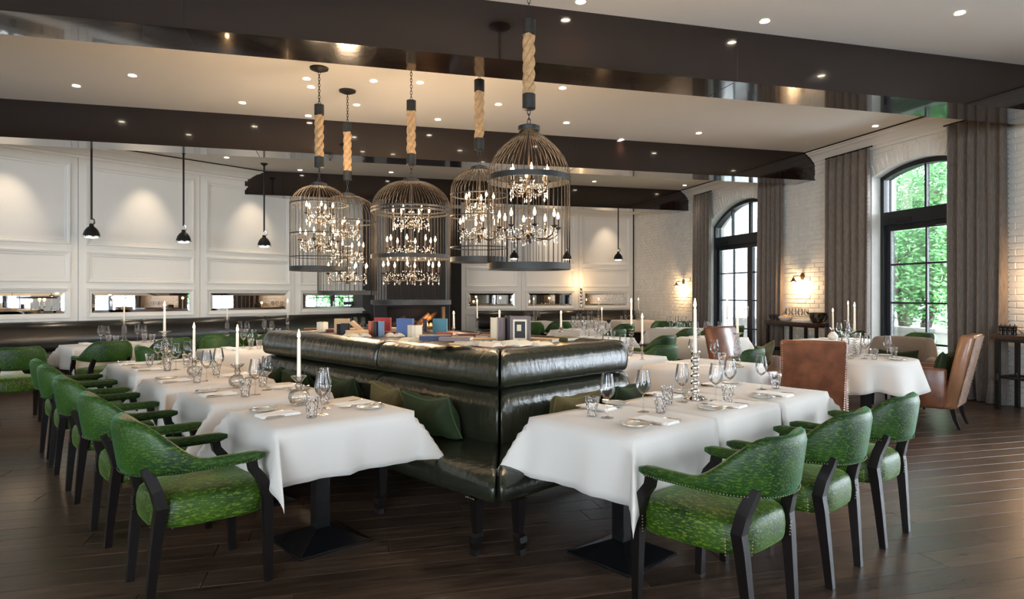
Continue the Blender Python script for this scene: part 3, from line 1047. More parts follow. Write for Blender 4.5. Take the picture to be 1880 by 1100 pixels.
def make_napkin():
    t = thing('folded_napkin', 'napkin', 'napkin')
    m = MB(); m.cham(-.11, .11, -.055, .055, 0, .007, .002); m.obj('lower_fold', 'napkin', t)
    m = MB(); m.cham(-.108, .104, -.053, .050, .0072, .013, .002, Matrix.Rotation(.03, 4, 'Z')); m.obj('upper_fold', 'napkin', t)
    m = MB(); m.tube([(-.10, .052, .007), (0, .055, .008), (.10, .052, .007)], .006, 6); m.obj('rolled_edge', 'napkin', t, smooth=True)
    return t


def make_candle(h=.26):
    def f():
        t = thing('taper_candle', 'candle', 'candle')
        MB().lathe([(.0125, 0), (.012, .02), (.0095, h - .01), (.0075, h), (.001, h + .002)], 12).obj('wax', 'wax', t, smooth=True)
        MB().tube([(0, 0, h), (.001, 0, h + .009)], .0012, 4).obj('wick', 'wick', t)
        MB().lathe([(.001, h + .003), (.0085, h + .013), (.0095, h + .022), (.006, h + .036), (.001, h + .056)], 8, cap=False).obj('flame', 'flame', t, smooth=True)
        return t
    return f


def make_ball_holder():
    t = thing('glass_candle_holder', 'holder', 'candle holder')
    m = MB(); m.lathe([(.028, 0), (.034, .003), (.047, .018), (.055, .038), (.052, .060), (.036, .078), (.020, .086)], 24)
    m.obj('bowl', 'crystal', t, smooth='full')
    MB().lathe([(.020, .085), (.016, .092), (.022, .104), (.015, .114), (.017, .125), (.040, .148), (.042, .153), (.015, .150), (.014, .120)], 16, cap=False).obj('cup', 'cut_glass', t, smooth=True)
    MB().lathe([(.001, .003), (.040, .012), (.048, .024), (.040, .030), (.001, .031)], 16, cap=False).obj('beads', 'crystal', t)
    return t


def make_tall_glass_holder():
    t = thing('tall_glass_candle_holder', 'holder', 'candle holder')
    MB().lathe([(.050, 0), (.052, .006), (.035, .016), (.018, .030), (.024, .050), (.030, .060), (.016, .072), (.014, .085)], 16).obj('foot', 'crystal', t, smooth=True)
    MB().lathe([(.014, .085), (.026, .100), (.035, .120), (.030, .19), (.018, .225), (.012, .24)], 12, cap=False).obj('baluster', 'cut_glass', t)
    MB().lathe([(.012, .24), (.024, .25), (.014, .26), (.016, .27), (.050, .285), (.052, .289), (.014, .285)], 16, cap=False).obj('drip_pan', 'crystal', t, smooth=True)
    return t


def make_silver_holder():
    t = thing('silver_ball_candlestick', 'holder', 'candle holder')
    m = MB(); m.lathe([(.075, 0), (.076, .004), (.060, .010), (.050, .018), (.020, .026), (.014, .03)], 28); m.obj('foot', 'chrome', t, smooth=True)
    k = MB()
    for i in range(26):
        a = i * 2.4; r = .03 + .04 * (i % 5) / 5
        k.octa((r * math.cos(a), r * math.sin(a), .022 - (r - .03) * .35), .008)
    k.obj('facets', 'chrome', t)
    for i in range(5):
        z = .052 + i * .050
        M_ = Matrix.Translation((0, 0, z))
        pr = [(max(.004, .0275 * math.sin(PI * j / 12)), -.0275 * math.cos(PI * j / 12)) for j in range(13)]
        MB().lathe(pr, 20, M_).obj('ball', 'chrome', t, smooth='full')
    MB().lathe([(.010, .275), (.022, .285), (.026, .300), (.015, .300)], 16).obj('cup', 'chrome', t, smooth=True)
    return t


def make_spiral_holder():
    t = thing('crystal_disc_candlestick', 'holder', 'candle holder')
    MB().lathe([(.045, 0), (.046, .006), (.020, .018), (.012, .03)], 16).obj('foot', 'crystal', t, smooth=True)
    for i in range(8):
        z = .04 + i * .028
        MB().lathe([(.010, z - .012), (.026, z - .002), (.026, z + .002), (.010, z + .012)], 14).obj('disc', 'crystal', t, smooth=True)
    MB().lathe([(.010, .27), (.034, .285), (.035, .289), (.012, .288)], 14).obj('drip_pan', 'crystal', t, smooth=True)
    return t


def make_white_holder():
    t = thing('glass_globe_candle_holder', 'holder', 'candle holder')
    MB().lathe([(.03, 0), (.052, .02), (.056, .045), (.035, .075), (.018, .09)], 18).obj('bowl', 'china', t, smooth='full')
    MB().lathe([(.018, .09), (.014, .11), (.035, .135), (.036, .14), (.012, .138)], 14, cap=False).obj('cup', 'crystal', t, smooth=True)
    return t


WINE, TUMB, PLATE, KNIFE, FORK, NAP = Stock(make_wine), Stock(make_tumbler), Stock(make_plate), Stock(make_knife), Stock(make_fork), Stock(make_napkin)
HOLD = dict(ball=(Stock(make_ball_holder), .125, 'round glass candle holder'), tall=(Stock(make_tall_glass_holder), .262, 'tall clear glass candle holder'),
            silver=(Stock(make_silver_holder), .285, 'silver candlestick of stacked balls'), spiral=(Stock(make_spiral_holder), .272, 'crystal candlestick of stacked discs'),
            globe=(Stock(make_white_holder), .115, 'white globe-shaped candle holder'))
CAND = Stock(make_candle())
TZ = .7535
NCAND = 0


def candle(kind, pos, where, z=TZ, lit=1, sc=1.0, csc=1.0):
    st, top, nm = HOLD[kind]
    st.put((pos[0], pos[1], z), 0, '%s %s' % (nm, where), 'candle holders', (sc, sc, sc))
    zc = z + top * sc
    CAND.put((pos[0], pos[1], zc), 0, 'lit white candle %s' % where, 'lit candles', (1, 1, csc))
    if lit:
        light('candle_light', 'POINT', (pos[0], pos[1], zc + .29 * csc), 1.6 * lit * LAMP, (1, .55, .22), shadow_soft_size=.03)


def setting(c, hd, where, plate=True, knife=True, k=1.0):
    """place setting for someone facing direction hd, c = centre of the napkin"""
    hx, hy = math.cos(hd), math.sin(hd); rx, ry = hy, -hx     # right hand side

    def at(f, r): return (c[0] + hx * f + rx * r, c[1] + hy * f + ry * r, TZ)
    NAP.put(at(0, 0), hd, 'folded white napkin %s' % where, 'folded napkins')
    KNIFE.put(at(.01, .078), hd + .03, 'table knife beside the napkin %s' % where, 'table knives')
    FORK.put(at(.01, -.075), hd - .04, 'table fork beside the napkin %s' % where, 'table forks')
    if plate:
        p = at(-.01, -.185)
        PLATE.put(p, 0, 'small side plate %s' % where, 'side plates')
        if knife: KNIFE.put((p[0], p[1], TZ + .012), hd + .25, 'butter knife on the side plate %s' % where.replace('on the ', 'of the ', 1), 'butter knives', (.8, .8, .8))


def wine(pos, where): WINE.put((pos[0], pos[1], TZ), random.uniform(0, 6), 'wine glass %s' % where, 'wine glasses')
def tumbler(pos, where, sc=1.0): TUMB.put((pos[0], pos[1], TZ), random.uniform(0, 6), 'cut glass tumbler %s' % where, 'cut glass tumblers', (sc, sc, sc))


def pillow(loc, w, h, t_, rot, label, m='pillow_green', pip='piping_green'):
    th = thing('cushion', label, 'cushion', loc, group='velvet cushions')
    th.rotation_euler = rot
    mb = MB(); n = 14

    def surf(s):
        def fn(i, j):
            u, v = 2 * i - 1, 2 * j - 1
            u = math.sin(u * PI / 2); v = math.sin(v * PI / 2)
            x = w / 2 * u * (1 - .09 * (1 - v * v)); z = h / 2 * v * (1 - (.30 if v > 0 else .10) * (1 - abs(u) ** 1.5))
            d = s * t_ / 2 * (max(0, (1 - u * u) * (1 - v * v))) ** .36
            d += .009 * math.sin(u * 7 + v * 4 + 2 * math.sin(u * 3)) + .006 * math.sin(u * 15 - v * 6) * (1 - u * u) * (1 - v * v)
            return (x, d, z)
        return fn
    mb.grid(n, n, surf(1)); mb.grid(n, n, surf(-1)); mb.obj('cover', m, th, smooth='full')
    pts = []
    for e in range(4):
        for i in range(n):
            q = 2 * i / n - 1
            u, v = [(q, -1), (1, q), (-q, 1), (-1, -q)][e]
            pts.append((w / 2 * u * (1 - .09 * (1 - v * v)), 0, h / 2 * v * (1 - (.30 if v > 0 else .10) * (1 - abs(u) ** 1.5))))
    MB().tube(pts, .005, 5, closed=True).obj('piping', pip, th, smooth=True)
    return th


# ---------------------------------------------------------------- upholstered benches
UPPER = [(-.10, .822), (.08, .820), (.140, .832), (.160, .862), (.160, .92), (.150, .985), (.130, 1.03), (.085, 1.055), (.00, 1.066), (-.08, 1.056), (-.13, 1.01)]
LOWER = [(-.10, .44), (.16, .44), (.185, .50), (.19, .62), (.18, .72), (.15, .795), (.09, .822), (-.10, .822)]
SEAT = [(.02, .33), (.50, .30), (.60, .305), (.635, .33), (.645, .38), (.635, .43), (.60, .465), (.50, .487), (.30, .492), (.10, .488), (.02, .48)]


def swept(prof, t0, t1, M, e0=0, e1=0, rnd=.05, seg=10, miter=1.0):
    """padded section along x; e=1: mitred end that grows with the distance from the core"""
    wc = sum(p[0] for p in prof) / len(prof); zc = sum(p[1] for p in prof) / len(prof)
    rg = []
    fs = [(0, .86), (.25, .95), (.6, .99), (1, 1)]
    n = seg
    L_ = t1 - t0
    stations = [(rnd * f, k) for f, k in fs] + [(rnd + (L_ - 2 * rnd) * i / n, 1) for i in range(1, n)] + [(L_ - rnd * f, k) for f, k in fs[::-1]]
    for d, k in stations:
        g = d / L_
        q = []
        for w, z in prof:
            w2 = wc + (w - wc) * k; z2 = zc + (z - zc) * k
            x = t0 + d - (e0 * w2 * (1 - g)) + (e1 * w2 * g)
            q.append((x, w2, z2 + .002 * math.sin(x * 17 + w * 9)))
        rg.append(q)
    m = MB(); m.rings(rg, M)
    return m


def smooth_sub(o, lv=1):
    md = o.modifiers.new('sub', 'SUBSURF'); md.levels = lv; md.render_levels = lv
    return o


def cabriole_leg(p, M, h=.31):
    m = MB()
    m.rings([[(p[0] + a * w, p[1] + b * w + o, z) for a, b in ((-1, -1), (1, -1), (1, 1), (-1, 1))] for (z, w, o) in
             ((0, .022, .012), (.03, .020, .008), (.07, .026, .012), (.10, .028, .004), (.115, .020, -.006), (.20, .026, -.004), (h, .032, 0))], M)
    return m


def wing(name, label, o2, d2, n2, splits, miter0, miter1, mt='leather', seats=True):
    M = wallM(o2, d2, n2)
    t = thing(name, label, 'banquette')
    T0, T1 = splits[0], splits[-1]
    for i, (a, b) in enumerate(zip(splits[:-1], splits[1:])):
        e0 = miter0 if i == 0 else 0; e1 = miter1 if b == T1 else 0
        smooth_sub(swept(UPPER, a + .004, b - .004, M, e0, e1).obj('upper_back', mt, t, smooth='full'))
        if seats:
            smooth_sub(swept(LOWER, a + .004, b - .004, M, e0, e1).obj('lower_back', mt, t, smooth='full'))
            smooth_sub(swept(SEAT, a + .004, b - .004, M, e0, e1).obj('seat_cushion', mt, t, smooth='full'))
    if seats:
        ks = [T0 - .42 if miter0 else T0 + .12, (T0 + T1) / 2, T1 - .12] if T1 - T0 < 2 else [T0 - .42 if miter0 else T0 + .12, T0 + .52, (T0 + T1) / 2 + .2, T1 - .8, T1 - .12]
        for x in ks:
            cabriole_leg((x, .585), M).obj('leg', 'chair_wood', t)
            nails([M @ Vector((x - .034, .636, .318)), M @ Vector((x + .036, .636, .318))], .0125, .0045).obj('nail_row', 'nail', t)['kind'] = 'stuff'
    MB().box(T0 - (.02 if miter0 else 0), T1, -.10, .0, .05, .98, M).obj('back_board', 'leather_dark', t)
    return t


def leather_chair(back_m, side_m, name='leather_armchair'):
    """square high-backed armchair; local x forward"""
    def f():
        t = thing(name, 'armchair', 'armchair')

        def pad(x0, x1, y0, y1, z0, z1, r=.02, shear=0, taper=0):
            m = MB(); rg = []
            for z, k in ((z0, r), (z0 + r * .6, r * .3), (z0 + r * 1.5, 0), ((z0 + z1) / 2, 0), (z1 - r * 1.5, 0), (z1 - r * .5, r * .3), (z1, r)):
                s = shear * (z - z0); w = taper * (z - z0)
                X0, X1, Y0, Y1 = x0 + k + s, x1 - k + s, y0 + k - w, y1 - k + w
                c = r
                rg.append([(X0 + c, Y0, z), (X1 - c, Y0, z), (X1, Y0 + c, z), (X1, Y1 - c, z), (X1 - c, Y1, z), (X0 + c, Y1, z), (X0, Y1 - c, z), (X0, Y0 + c, z)])
            m.rings(rg); return m
        pad(-.22, .30, -.22, .22, .21, .36, .015).obj('seat_base', 'brown_leather', t, smooth='full')
        pad(-.20, .33, -.215, .215, .36, .47, .035).obj('seat_cushion', 'tan_leather', t, smooth='full')
        bk = pad(-.30, -.165, -.27, .27, .21, 1.0, .022, shear=-.22, taper=.015); bk.obj('backrest', 'tan_leather' if back_m == 'hide' else 'brown_leather', t, smooth='full')
        m = MB(); m.add([(-.309, -.25, .23), (-.309, .25, .23), (-.309 - .165, .262, .978), (-.309 - .165, -.262, .978)], [(0, 1, 2, 3)]); m.add([(-.296, -.25, .23), (-.296, .25, .23), (-.296 - .165, .262, .978), (-.296 - .165, -.262, .978)], [(3, 2, 1, 0)])
        m.obj('back_panel', back_m, t)
        for s in (-1, 1):
            y0, y1 = (.22, .30) if s > 0 else (-.30, -.22)
            pad(-.22, .30, y0, y1, .21, .64, .018).obj('armrest', side_m, t, smooth='full')
            nails([(-.20, s * .302, .235), (.285, s * .302, .235)], .022, .006).obj('nail_row', 'nail', t)['kind'] = 'stuff'
            nails([(.288, s * .302, .25), (.288, s * .302, .625)], .022, .006).obj('nail_row', 'nail', t)['kind'] = 'stuff'
            nails([(-.313, s * .255, .24), (-.478, s * .265, .975)], .022, .0065).obj('nail_row', 'nail', t)['kind'] = 'stuff'
            nails([(-.20, s * .302, .25), (-.23, s * .302, .63)], .022, .006).obj('nail_row', 'nail', t)['kind'] = 'stuff'
            MB().tube([(-.33, s * .22, 0), (-.29, s * .22, .10), (-.265, s * .22, .215)], [.018, .024, .032], 4).obj('rear_leg', 'chair_wood', t)
            MB().tube([(.27, s * .25, 0), (.26, s * .25, .215)], [.018, .032], 4).obj('front_leg', 'chair_wood', t)
        return t
    return f


def tufted_chair():
    t = thing('tufted_armchair', 'chair', 'armchair')
    rg = []
    N = 22
    for i in range(N + 1):
        a = -PI / 2 * 1.05 + PI * 1.05 * i / N
        x, y = -.05 - .27 * math.cos(a), .33 * math.sin(a)
        k = .35 if i in (0, N) else 1
        s = min(1, (1 - abs(a) / (PI / 2 * 1.05)) / .35); s = s * s * (3 - 2 * s)
        zt = .60 + .26 * s; zb = .22
        nx, ny = -math.cos(a), math.sin(a)
        ring = []
        for (p, q) in ((-1, -1), (1, -1), (1.1, 0), (1.25, .8), (.8, 1), (-.3, 1.02), (-1.1, .85), (-1, 0)):
            ring.append((x + nx * p * .055 * k, y + ny * p * .055 * k, (zt + zb) / 2 + q * (zt - zb) / 2 * (1 if k == 1 else .93)))
        rg.append(ring)
    MB().rings(rg).obj('backrest', 'taupe_cloth', t, smooth='full')
    for s in (-1, 1):
        MB().tube([(-.06, s * .345, .585), (.10, s * .345, .575), (.27, s * .34, .555), (.285, s * .34, .55)], [.05, .062, .066, .045], 12).obj('arm_roll', 'taupe_cloth', t, smooth='full')
        MB().box(-.05, .26, s * .345 - .045, s * .345 + .045, .22, .56).obj('arm_front', 'taupe_cloth', t)
        MB().tube([(.25, s * .28, 0), (.24, s * .28, .22)], [.014, .022], 6).obj('front_leg', 'chair_wood', t)
        MB().tube([(-.27, s * .2, 0), (-.22, s * .2, .22)], [.014, .022], 6).obj('rear_leg', 'chair_wood', t)
    m = MB(); m.rings([[(x * k, y * k, z) for x, y in ((-.27, -.29), (.29, -.29), (.31, 0), (.29, .29), (-.27, .29), (-.3, 0))] for z, k in ((.22, .97), (.25, 1), (.43, 1), (.46, .96), (.475, .8), (.48, .4))])
    m.obj('seat', 'taupe_cloth', t, smooth=True)
    for r_ in range(2):
        for i in range(4):
            a = (-.6 + .4 * i + .2 * (r_ % 2)); MB().octa((-.05 - .21 * math.cos(a), .27 * math.sin(a), .62 + .12 * r_), .010).obj('button', 'taupe_cloth', t)
    return t


def console(s0, s1, label):
    t = thing('console_table', label, 'table')
    MB().cham(s0, s1, .05, .45, .875, .925, .004, MR).obj('top', 'wood_top', t)
    for x in (s0 + .06, (s0 + s1) / 2, s1 - .06):
        for y in (.09, .41): MB().box(x - .022, x + .022, y - .022, y + .022, 0, .85, MR).obj('leg', 'iron', t)
    m = MB(); m.box(s0 + .04, s1 - .04, .07, .11, .84, .875, MR); m.box(s0 + .04, s1 - .04, .39, .43, .84, .875, MR); m.obj('apron', 'iron', t)
    m = MB()
    for y in (.09, .41): m.tube([MR @ Vector((s0 + .06, y, .40)), MR @ Vector((s1 - .06, y, .40))], .017, 8)
    for x in (s0 + .06, (s0 + s1) / 2, s1 - .06):
        m.tube([MR @ Vector((x, .09, .40)), MR @ Vector((x, .41, .40))], .017, 8)
        for y in (.09, .41): m.tube([MR @ Vector((x, y, .36)), MR @ Vector((x, y, .44))], .032, 8)
    m.obj('pipe_stretcher', 'iron', t, smooth=True)
    return t


def chain_mb(z0, z1, r=.014, wire=.0035):
    m = MB(); n = max(2, int((z1 - z0) / (r * 2.4))); st = (z1 - z0) / n
    for i in range(n):
        zc = z0 + st * (i + .5); a = (i % 2) * PI / 2
        pts = []
        for k in range(10):
            q = 2 * PI * k / 10
            x = r * .8 * math.cos(q); z = st * .68 * math.sin(q)
            pts.append((x * math.cos(a), x * math.sin(a), zc + z))
        m.tube(pts, wire, 4, closed=True)
    return m


def birdcage(cx, d, z0, z1, r, label, tiers, ztop_cap, zbot_cap, dome=.9, ogee=0, bands=(), seed=1, nb=40):
    x, y = PD(cx, d)
    rnd = random.Random(seed)
    t = thing('birdcage_chandelier', label, 'chandelier', (x, y, 0), group='birdcage chandeliers on thick ropes')
    MB().lathe([(.001, CEIL - .001), (.105, CEIL - .001), (.10, CEIL - .02), (.04, CEIL - .045), (.015, CEIL - .05), (.001, CEIL - .05)], 24).obj('ceiling_rose', 'cage_band', t, smooth=True)
    chain_mb(ztop_cap, CEIL - .045).obj('chain', 'iron', t)['kind'] = 'stuff'
    for za, zb in ((ztop_cap - .125, ztop_cap), (zbot_cap, zbot_cap + .125)):
        MB().lathe([(.048, za), (.053, za + .004), (.053, zb - .004), (.045, zb), (.001, zb)], 20).obj('rope_cap', 'cage_band', t, smooth=True)
    rp = MB(); L_ = ztop_cap - zbot_cap - .22
    for k in range(3):
        pts = []
        for i in range(41):
            z = zbot_cap + .11 + L_ * i / 40; a = 2 * PI * k / 3 + z * 2 * PI / .30
            pts.append((.026 * math.cos(a), .026 * math.sin(a), z))
        rp.tube(pts, .027, 8)
    rp.obj('rope', 'rope', t, smooth='full')
    chain_mb(z1 + .01, zbot_cap, .016, .0045).obj('hook_chain', 'iron', t)['kind'] = 'stuff'
    MB().lathe([(.085, z1 - .045), (.088, z1 - .04), (.088, z1 - .01), (.06, z1), (.012, z1 + .015), (.001, z1 + .015)], 24).obj('crown_cap', 'cage_band', t, smooth=True)
    # bars
    hd = (z1 - z0) * .36 if dome < 1 else r * dome
    hd = dome * r; zs = z1 - .03 - hd
    b = MB()
    for i in range(nb):
        a = 2 * PI * i / nb; ca, sa = math.cos(a), math.sin(a)
        pts = [(r * ca, r * sa, z0 + .01), (r * ca, r * sa, (z0 + zs) / 2), (r * ca, r * sa, zs)]
        for k in range(1, 9):
            q = k / 8
            if ogee: rr = r * (math.cos(q * PI / 2) ** (.75 + .5 * q)) * (1 - .10 * q) + .0; z = zs + hd * (q ** .92)
            else: rr = r * math.cos(q * PI / 2) ** .9; z = zs + hd * math.sin(q * PI / 2) ** .95
            rr = max(rr, .05)
            if ogee: rr = max(.05, r * (1 - q ** 1.9) ** .85)
            pts.append((rr * ca, rr * sa, z))
        b.tube(pts, .0032, 4)
    b.obj('cage_bars', 'cage', t, smooth='full')['kind'] = 'stuff'

    def band(z, h, rr=r):
        m = MB(); n = 48
        rg = [[((rr + o) * math.cos(2 * PI * i / n), (rr + o) * math.sin(2 * PI * i / n), z + zz) for i in range(n)] for o, zz in ((.005, 0), (.005, h), (-.004, h), (-.004, 0))]
        m.rings(rg, closed=True); return m
    band(z0, .05).obj('base_ring', 'cage_band', t, smooth=True)
    for z, h in bands: band(z, h).obj('band', 'cage_band', t, smooth=True)
    # chandelier inside
    lo = min(tt[0] for tt in tiers)
    MB().tube([(0, 0, lo - .16), (0, 0, lo - .1), (0, 0, (lo + z1) / 2), (0, 0, z1)], [.022, .012, .008, .006], 8).obj('centre_stem', 'cage', t, smooth=True)
    cr_ = MB()
    for (z, ra, n) in tiers:
        MB().lathe([(.004, z - .12), (.028, z - .10), (.034, z - .08), (.012, z - .06)], 12, cap=False).obj('hub', 'cage', t, smooth=True)
        ph = rnd.uniform(0, 1)
        for i in range(n):
            a = 2 * PI * i / n + ph; ca, sa = math.cos(a), math.sin(a)
            pr = [(.02, z - .08), (.35 * ra, z - .125), (.7 * ra, z - .13), (.93 * ra, z - .10), (ra, z - .06), (ra, z - .045)]
            am = MB().tube([(q * ca, q * sa, zz) for q, zz in pr], .0055, 5)
            am.lathe([(.004, z - .05), (.026, z - .035), (.028, z - .03), (.004, z - .033)], 8, Matrix.Translation((ra * ca, ra * sa, 0)), cap=False)
            ao = am.obj('arm', 'cage', t, smooth=True)
            MB().lathe([(.009, z - .035), (.009, z + .035), (.004, z + .038)], 8, Matrix.Translation((ra * ca, ra * sa, 0))).obj('candle_sleeve', 'cage', ao, smooth=True)
            MB().lathe([(.004, z + .036), (.0115, z + .052), (.0115, z + .064), (.005, z + .085), (.0008, z + .100)], 8, Matrix.Translation((ra * ca, ra * sa, 0)), cap=False).obj('bulb', 'bulb', ao, smooth=True)
            # crystals hanging from every arm and in swags between them
            a2 = a + 2 * PI / n
            for j in range(9):
                q = j / 8; aa = a + (a2 - a) * q; sg = .07 * 4 * q * (1 - q)
                cr_.octa((ra * .95 * math.cos(aa), ra * .95 * math.sin(aa), z - .055 - sg), .0055, .0065)
            for j in range(4): cr_.octa((ra * ca, ra * sa, z - .07 - .018 * j), .005, .008)
            cr_.octa((ra * ca, ra * sa, z - .155), .009, .020)
            for j in range(7):
                q = j / 6; cr_.octa((ra * q * ca * .9, ra * q * sa * .9, z - .04 + .15 * (1 - q) ** 2 - .05 * math.sin(q * PI)), .005, .008)
            for j in range(4):
                rr = rnd.uniform(.25, .95) * ra; aa = rnd.uniform(0, 6.28); zz = z - rnd.uniform(.02, .17)
                cr_.octa((rr * math.cos(aa), rr * math.sin(aa), zz), .0055, .013); cr_.octa((rr * math.cos(aa), rr * math.sin(aa), zz + .022), .004)
        light('chandelier_light', 'POINT', (x, y, z + .08), 24 * LAMP, WARM, shadow_soft_size=ra * .8)
    cr_.obj('crystal_drops', 'drops', t)['kind'] = 'stuff'
    return t


def pendant(p, z, label, zt=CEIL):
    t = thing('pendant_lamp', label, 'lamp', (p[0], p[1], 0), group='small black pendant lamps along the walls')
    MB().lathe([(.001, zt), (.075, zt), (.07, zt - .01), (.02, zt - .05), (.014, zt - .06), (.001, zt - .06)], 16).obj('ceiling_rose', 'iron', t, smooth=True)
    MB().tube([(0, 0, z + .30), (0, 0, zt - .05)], .016, 8).obj('rod', 'iron', t, smooth=True)
    MB().tube([(0, 0, z + .32), (.045, 0, z + .30), (.05, 0, z + .25), (.0, 0, z + .20)], .013, 6).obj('yoke', 'chrome', t, smooth=True)
    MB().lathe([(.03, z + .235), (.034, z + .20), (.04, z + .185), (.065, z + .17), (.10, z + .12), (.118, z + .07), (.124, z + .035), (.116, z + .035), (.09, z + .11), (.03, z + .16)], 20, cap=False).obj('shade', 'iron', t, smooth=True)
    MB().lathe([(.124, z + .038), (.145, z + .030), (.145, z + .016), (.124, z + .008), (.116, z + .02)], 20, cap=False).obj('rim', 'chrome', t, smooth=True)
    MB().lathe([(.116, z + .022), (.07, z + .002), (.001, z - .006)], 16, cap=False).obj('lens', 'lamp_lens', t, smooth=True)
    light('pendant_light', 'SPOT', (p[0], p[1], z - .01), 12 * LAMP, SOFT, rot=(0, 0, 0), spot_size=R(110), spot_blend=.8, shadow_soft_size=.06)
    return t


def sconce(s, z, label):
    t = thing('wall_sconce', label, 'lamp', group='brass wall sconces on the painted brick')
    M = MR
    MB().lathe([(.001, .0), (.055, .0), (.05, .015), (.02, .025), (.001, .03)], 16, M @ Matrix.Translation((s, .018, z + .08)) @ Matrix.Rotation(-PI / 2, 4, 'X') @ Matrix.Scale(1.25, 4, (0, 1, 0))).obj('backplate', 'brass', t, smooth=True)
    MB().tube([M @ Vector(p) for p in ((s, .03, z + .08), (s, .14, z + .09), (s + .02, .20, z + .08), (s + .02, .205, z + .04))], .009, 8).obj('arm', 'brass', t, smooth=True)
    T_ = M @ Matrix.Translation((s + .02, .205, 0))
    MB().lathe([(.012, z + .05), (.022, z + .045), (.026, z + .02), (.045, z - .005), (.07, z - .02), (.066, z - .022), (.02, z + .01)], 18, T_, cap=False).obj('shade', 'brass', t, smooth=True)
    MB().lathe([(.008, z), (.02, z - .02), (.024, z - .04), (.015, z - .06), (.001, z - .066)], 12, T_, cap=False).obj('bulb', 'bulb', t, smooth=True)
    q = T_ @ Vector((0, 0, z - .12))
    light('sconce_light', 'POINT', tuple(q), 22 * LAMP, (1, .62, .32), shadow_soft_size=.03)
    return t


def book(w, d, h, col, label, loc, rz, mode='stand', group='old books on the island shelf', tilt=0):
    """stand: spine vertical; lie: flat; open: standing half open with pages showing; spread: lying open face down"""
    t = thing('book', label, 'book', loc, rz, group)
    cv = 'book_' + col
    if mode == 'stand':
        m = MB(); m.box(-w / 2, -w / 2 + .003, -d / 2, d / 2, 0, h); m.box(w / 2 - .003, w / 2, -d / 2, d / 2, 0, h)
        m.rings([[(-w / 2, -d / 2, z), (-w / 4, -d / 2 - .004, z), (w / 4, -d / 2 - .004, z), (w / 2, -d / 2, z), (w / 2, -d / 2 + .004, z), (-w / 2, -d / 2 + .004, z)] for z in (0, h)]); m.obj('cover', cv, t)
        MB().box(-w / 2 + .003, w / 2 - .003, -d / 2 + .003, d / 2 - .006, .003, h - .004).obj('pages', 'page', t)
    elif mode == 'lie':
        m = MB(); m.box(-h / 2, h / 2, -d / 2, d / 2, 0, .003); m.box(-h / 2, h / 2, -d / 2, d / 2, w - .003, w); m.box(-h / 2, h / 2, -d / 2 - .002, -d / 2 + .002, 0, w); m.obj('cover', cv, t)
        MB().box(-h / 2 + .004, h / 2 - .004, -d / 2 + .002, d / 2 - .005, .003, w - .003).obj('pages', 'page', t)
    elif mode == 'open':
        for s in (-1, 1):
            M_ = Matrix.Rotation(s * R(38), 4, 'Z')
            MB().box(-.002 if s > 0 else -.001, .001 if s > 0 else .002, 0, d, 0, h, M_ @ Matrix.Translation((s * w / 2, 0, 0))).obj('cover', cv, t)
            MB().box(-w / 2 + .001, w / 2 - .001, .002, d - .005, .003, h - .004, M_).obj('pages', 'page', t)
    else:
        n = 8; prof = [(-d, .012), (-d * .7, .030), (-d * .35, .036), (-.01, .018), (0, .012), (.01, .018), (d * .35, .036), (d * .7, .030), (d, .012)]
        m = MB(); m.add([(x, -h / 2, z) for x, z in prof] + [(x, h / 2, z) for x, z in prof] + [(x, -h / 2, z * .2) for x, z in prof] + [(x, h / 2, z * .2) for x, z in prof],
                        [(i, i + 1, 9 + i + 1, 9 + i) for i in range(8)] + [(18 + i, 18 + i + 1, i + 1, i) for i in range(8)] + [(9 + i, 9 + i + 1, 27 + i + 1, 27 + i) for i in range(8)] + [(0, 9, 27, 18), (8, 26, 35, 17)])
        m.obj('pages', 'page', t, smooth=False)
        MB().box(-d - .004, d + .004, -h / 2 - .004, h / 2 + .004, 0, .003).obj('cover', cv, t)
    if tilt: t.rotation_euler = (tilt, 0, rz)
    return t

# ================================================================ PLACING THINGS
random.seed(21)
AU, AV = ang(FU), ang(FV)

# ---- island banquette
wing('island_banquette', 'dark green leather banquette wing of the island facing the four-table row', IU * 2.95, IV, -IU, [3.06, 4.30, 6.36], 1, 0)
wing('island_banquette', 'dark green leather banquette wing of the island facing the long window-side table', IV * 3.06, IU, -IV, [2.95, 4.20], 1, 0)
wing('island_banquette', 'leather back of the island banquette turned to the windows, mostly its rim showing', IU * 4.22, IV, IU, [3.02, 4.6, 6.16], 0, 0, 'leather_dark')
wing('island_banquette', 'leather back of the island banquette turned to the fireplace, behind the standing books', IV * 6.20, IU, IV, [2.95, 4.22], 0, 0, 'leather_dark')
shelf = thing('island_shelf', 'low dark wooden shelf inside the leather island carrying the books', 'shelf')
MBi = wallM(Vector((0, 0)), IU, IV)
MB().box(3.06, 4.11, 3.17, 6.09, 0, 1.0, MBi).obj('body', 'leather_dark', shelf)
MB().cham(3.05, 4.12, 3.16, 6.10, 1.0, 1.04, .004, MBi).obj('top', 'wood_top', shelf)

# ---- row of tables facing the panelled wall
TW = ['the nearest island-row table', 'the second island-row table', 'the third island-row table', 'the last island-row table']
LT = [(1.67, 3.52, .79, .73), (1.66, 4.50, .78, .71), (1.63, 5.44, .78, .70), (1.66, 6.70, .78, 1.24)]
TBL = Stock(pedestal_table(.78, .70))
TBLs = {}


def table(c, rz, label):
    o = TBL.put((c[0], c[1], 0), rz, label, 'pedestal tables')
    return o


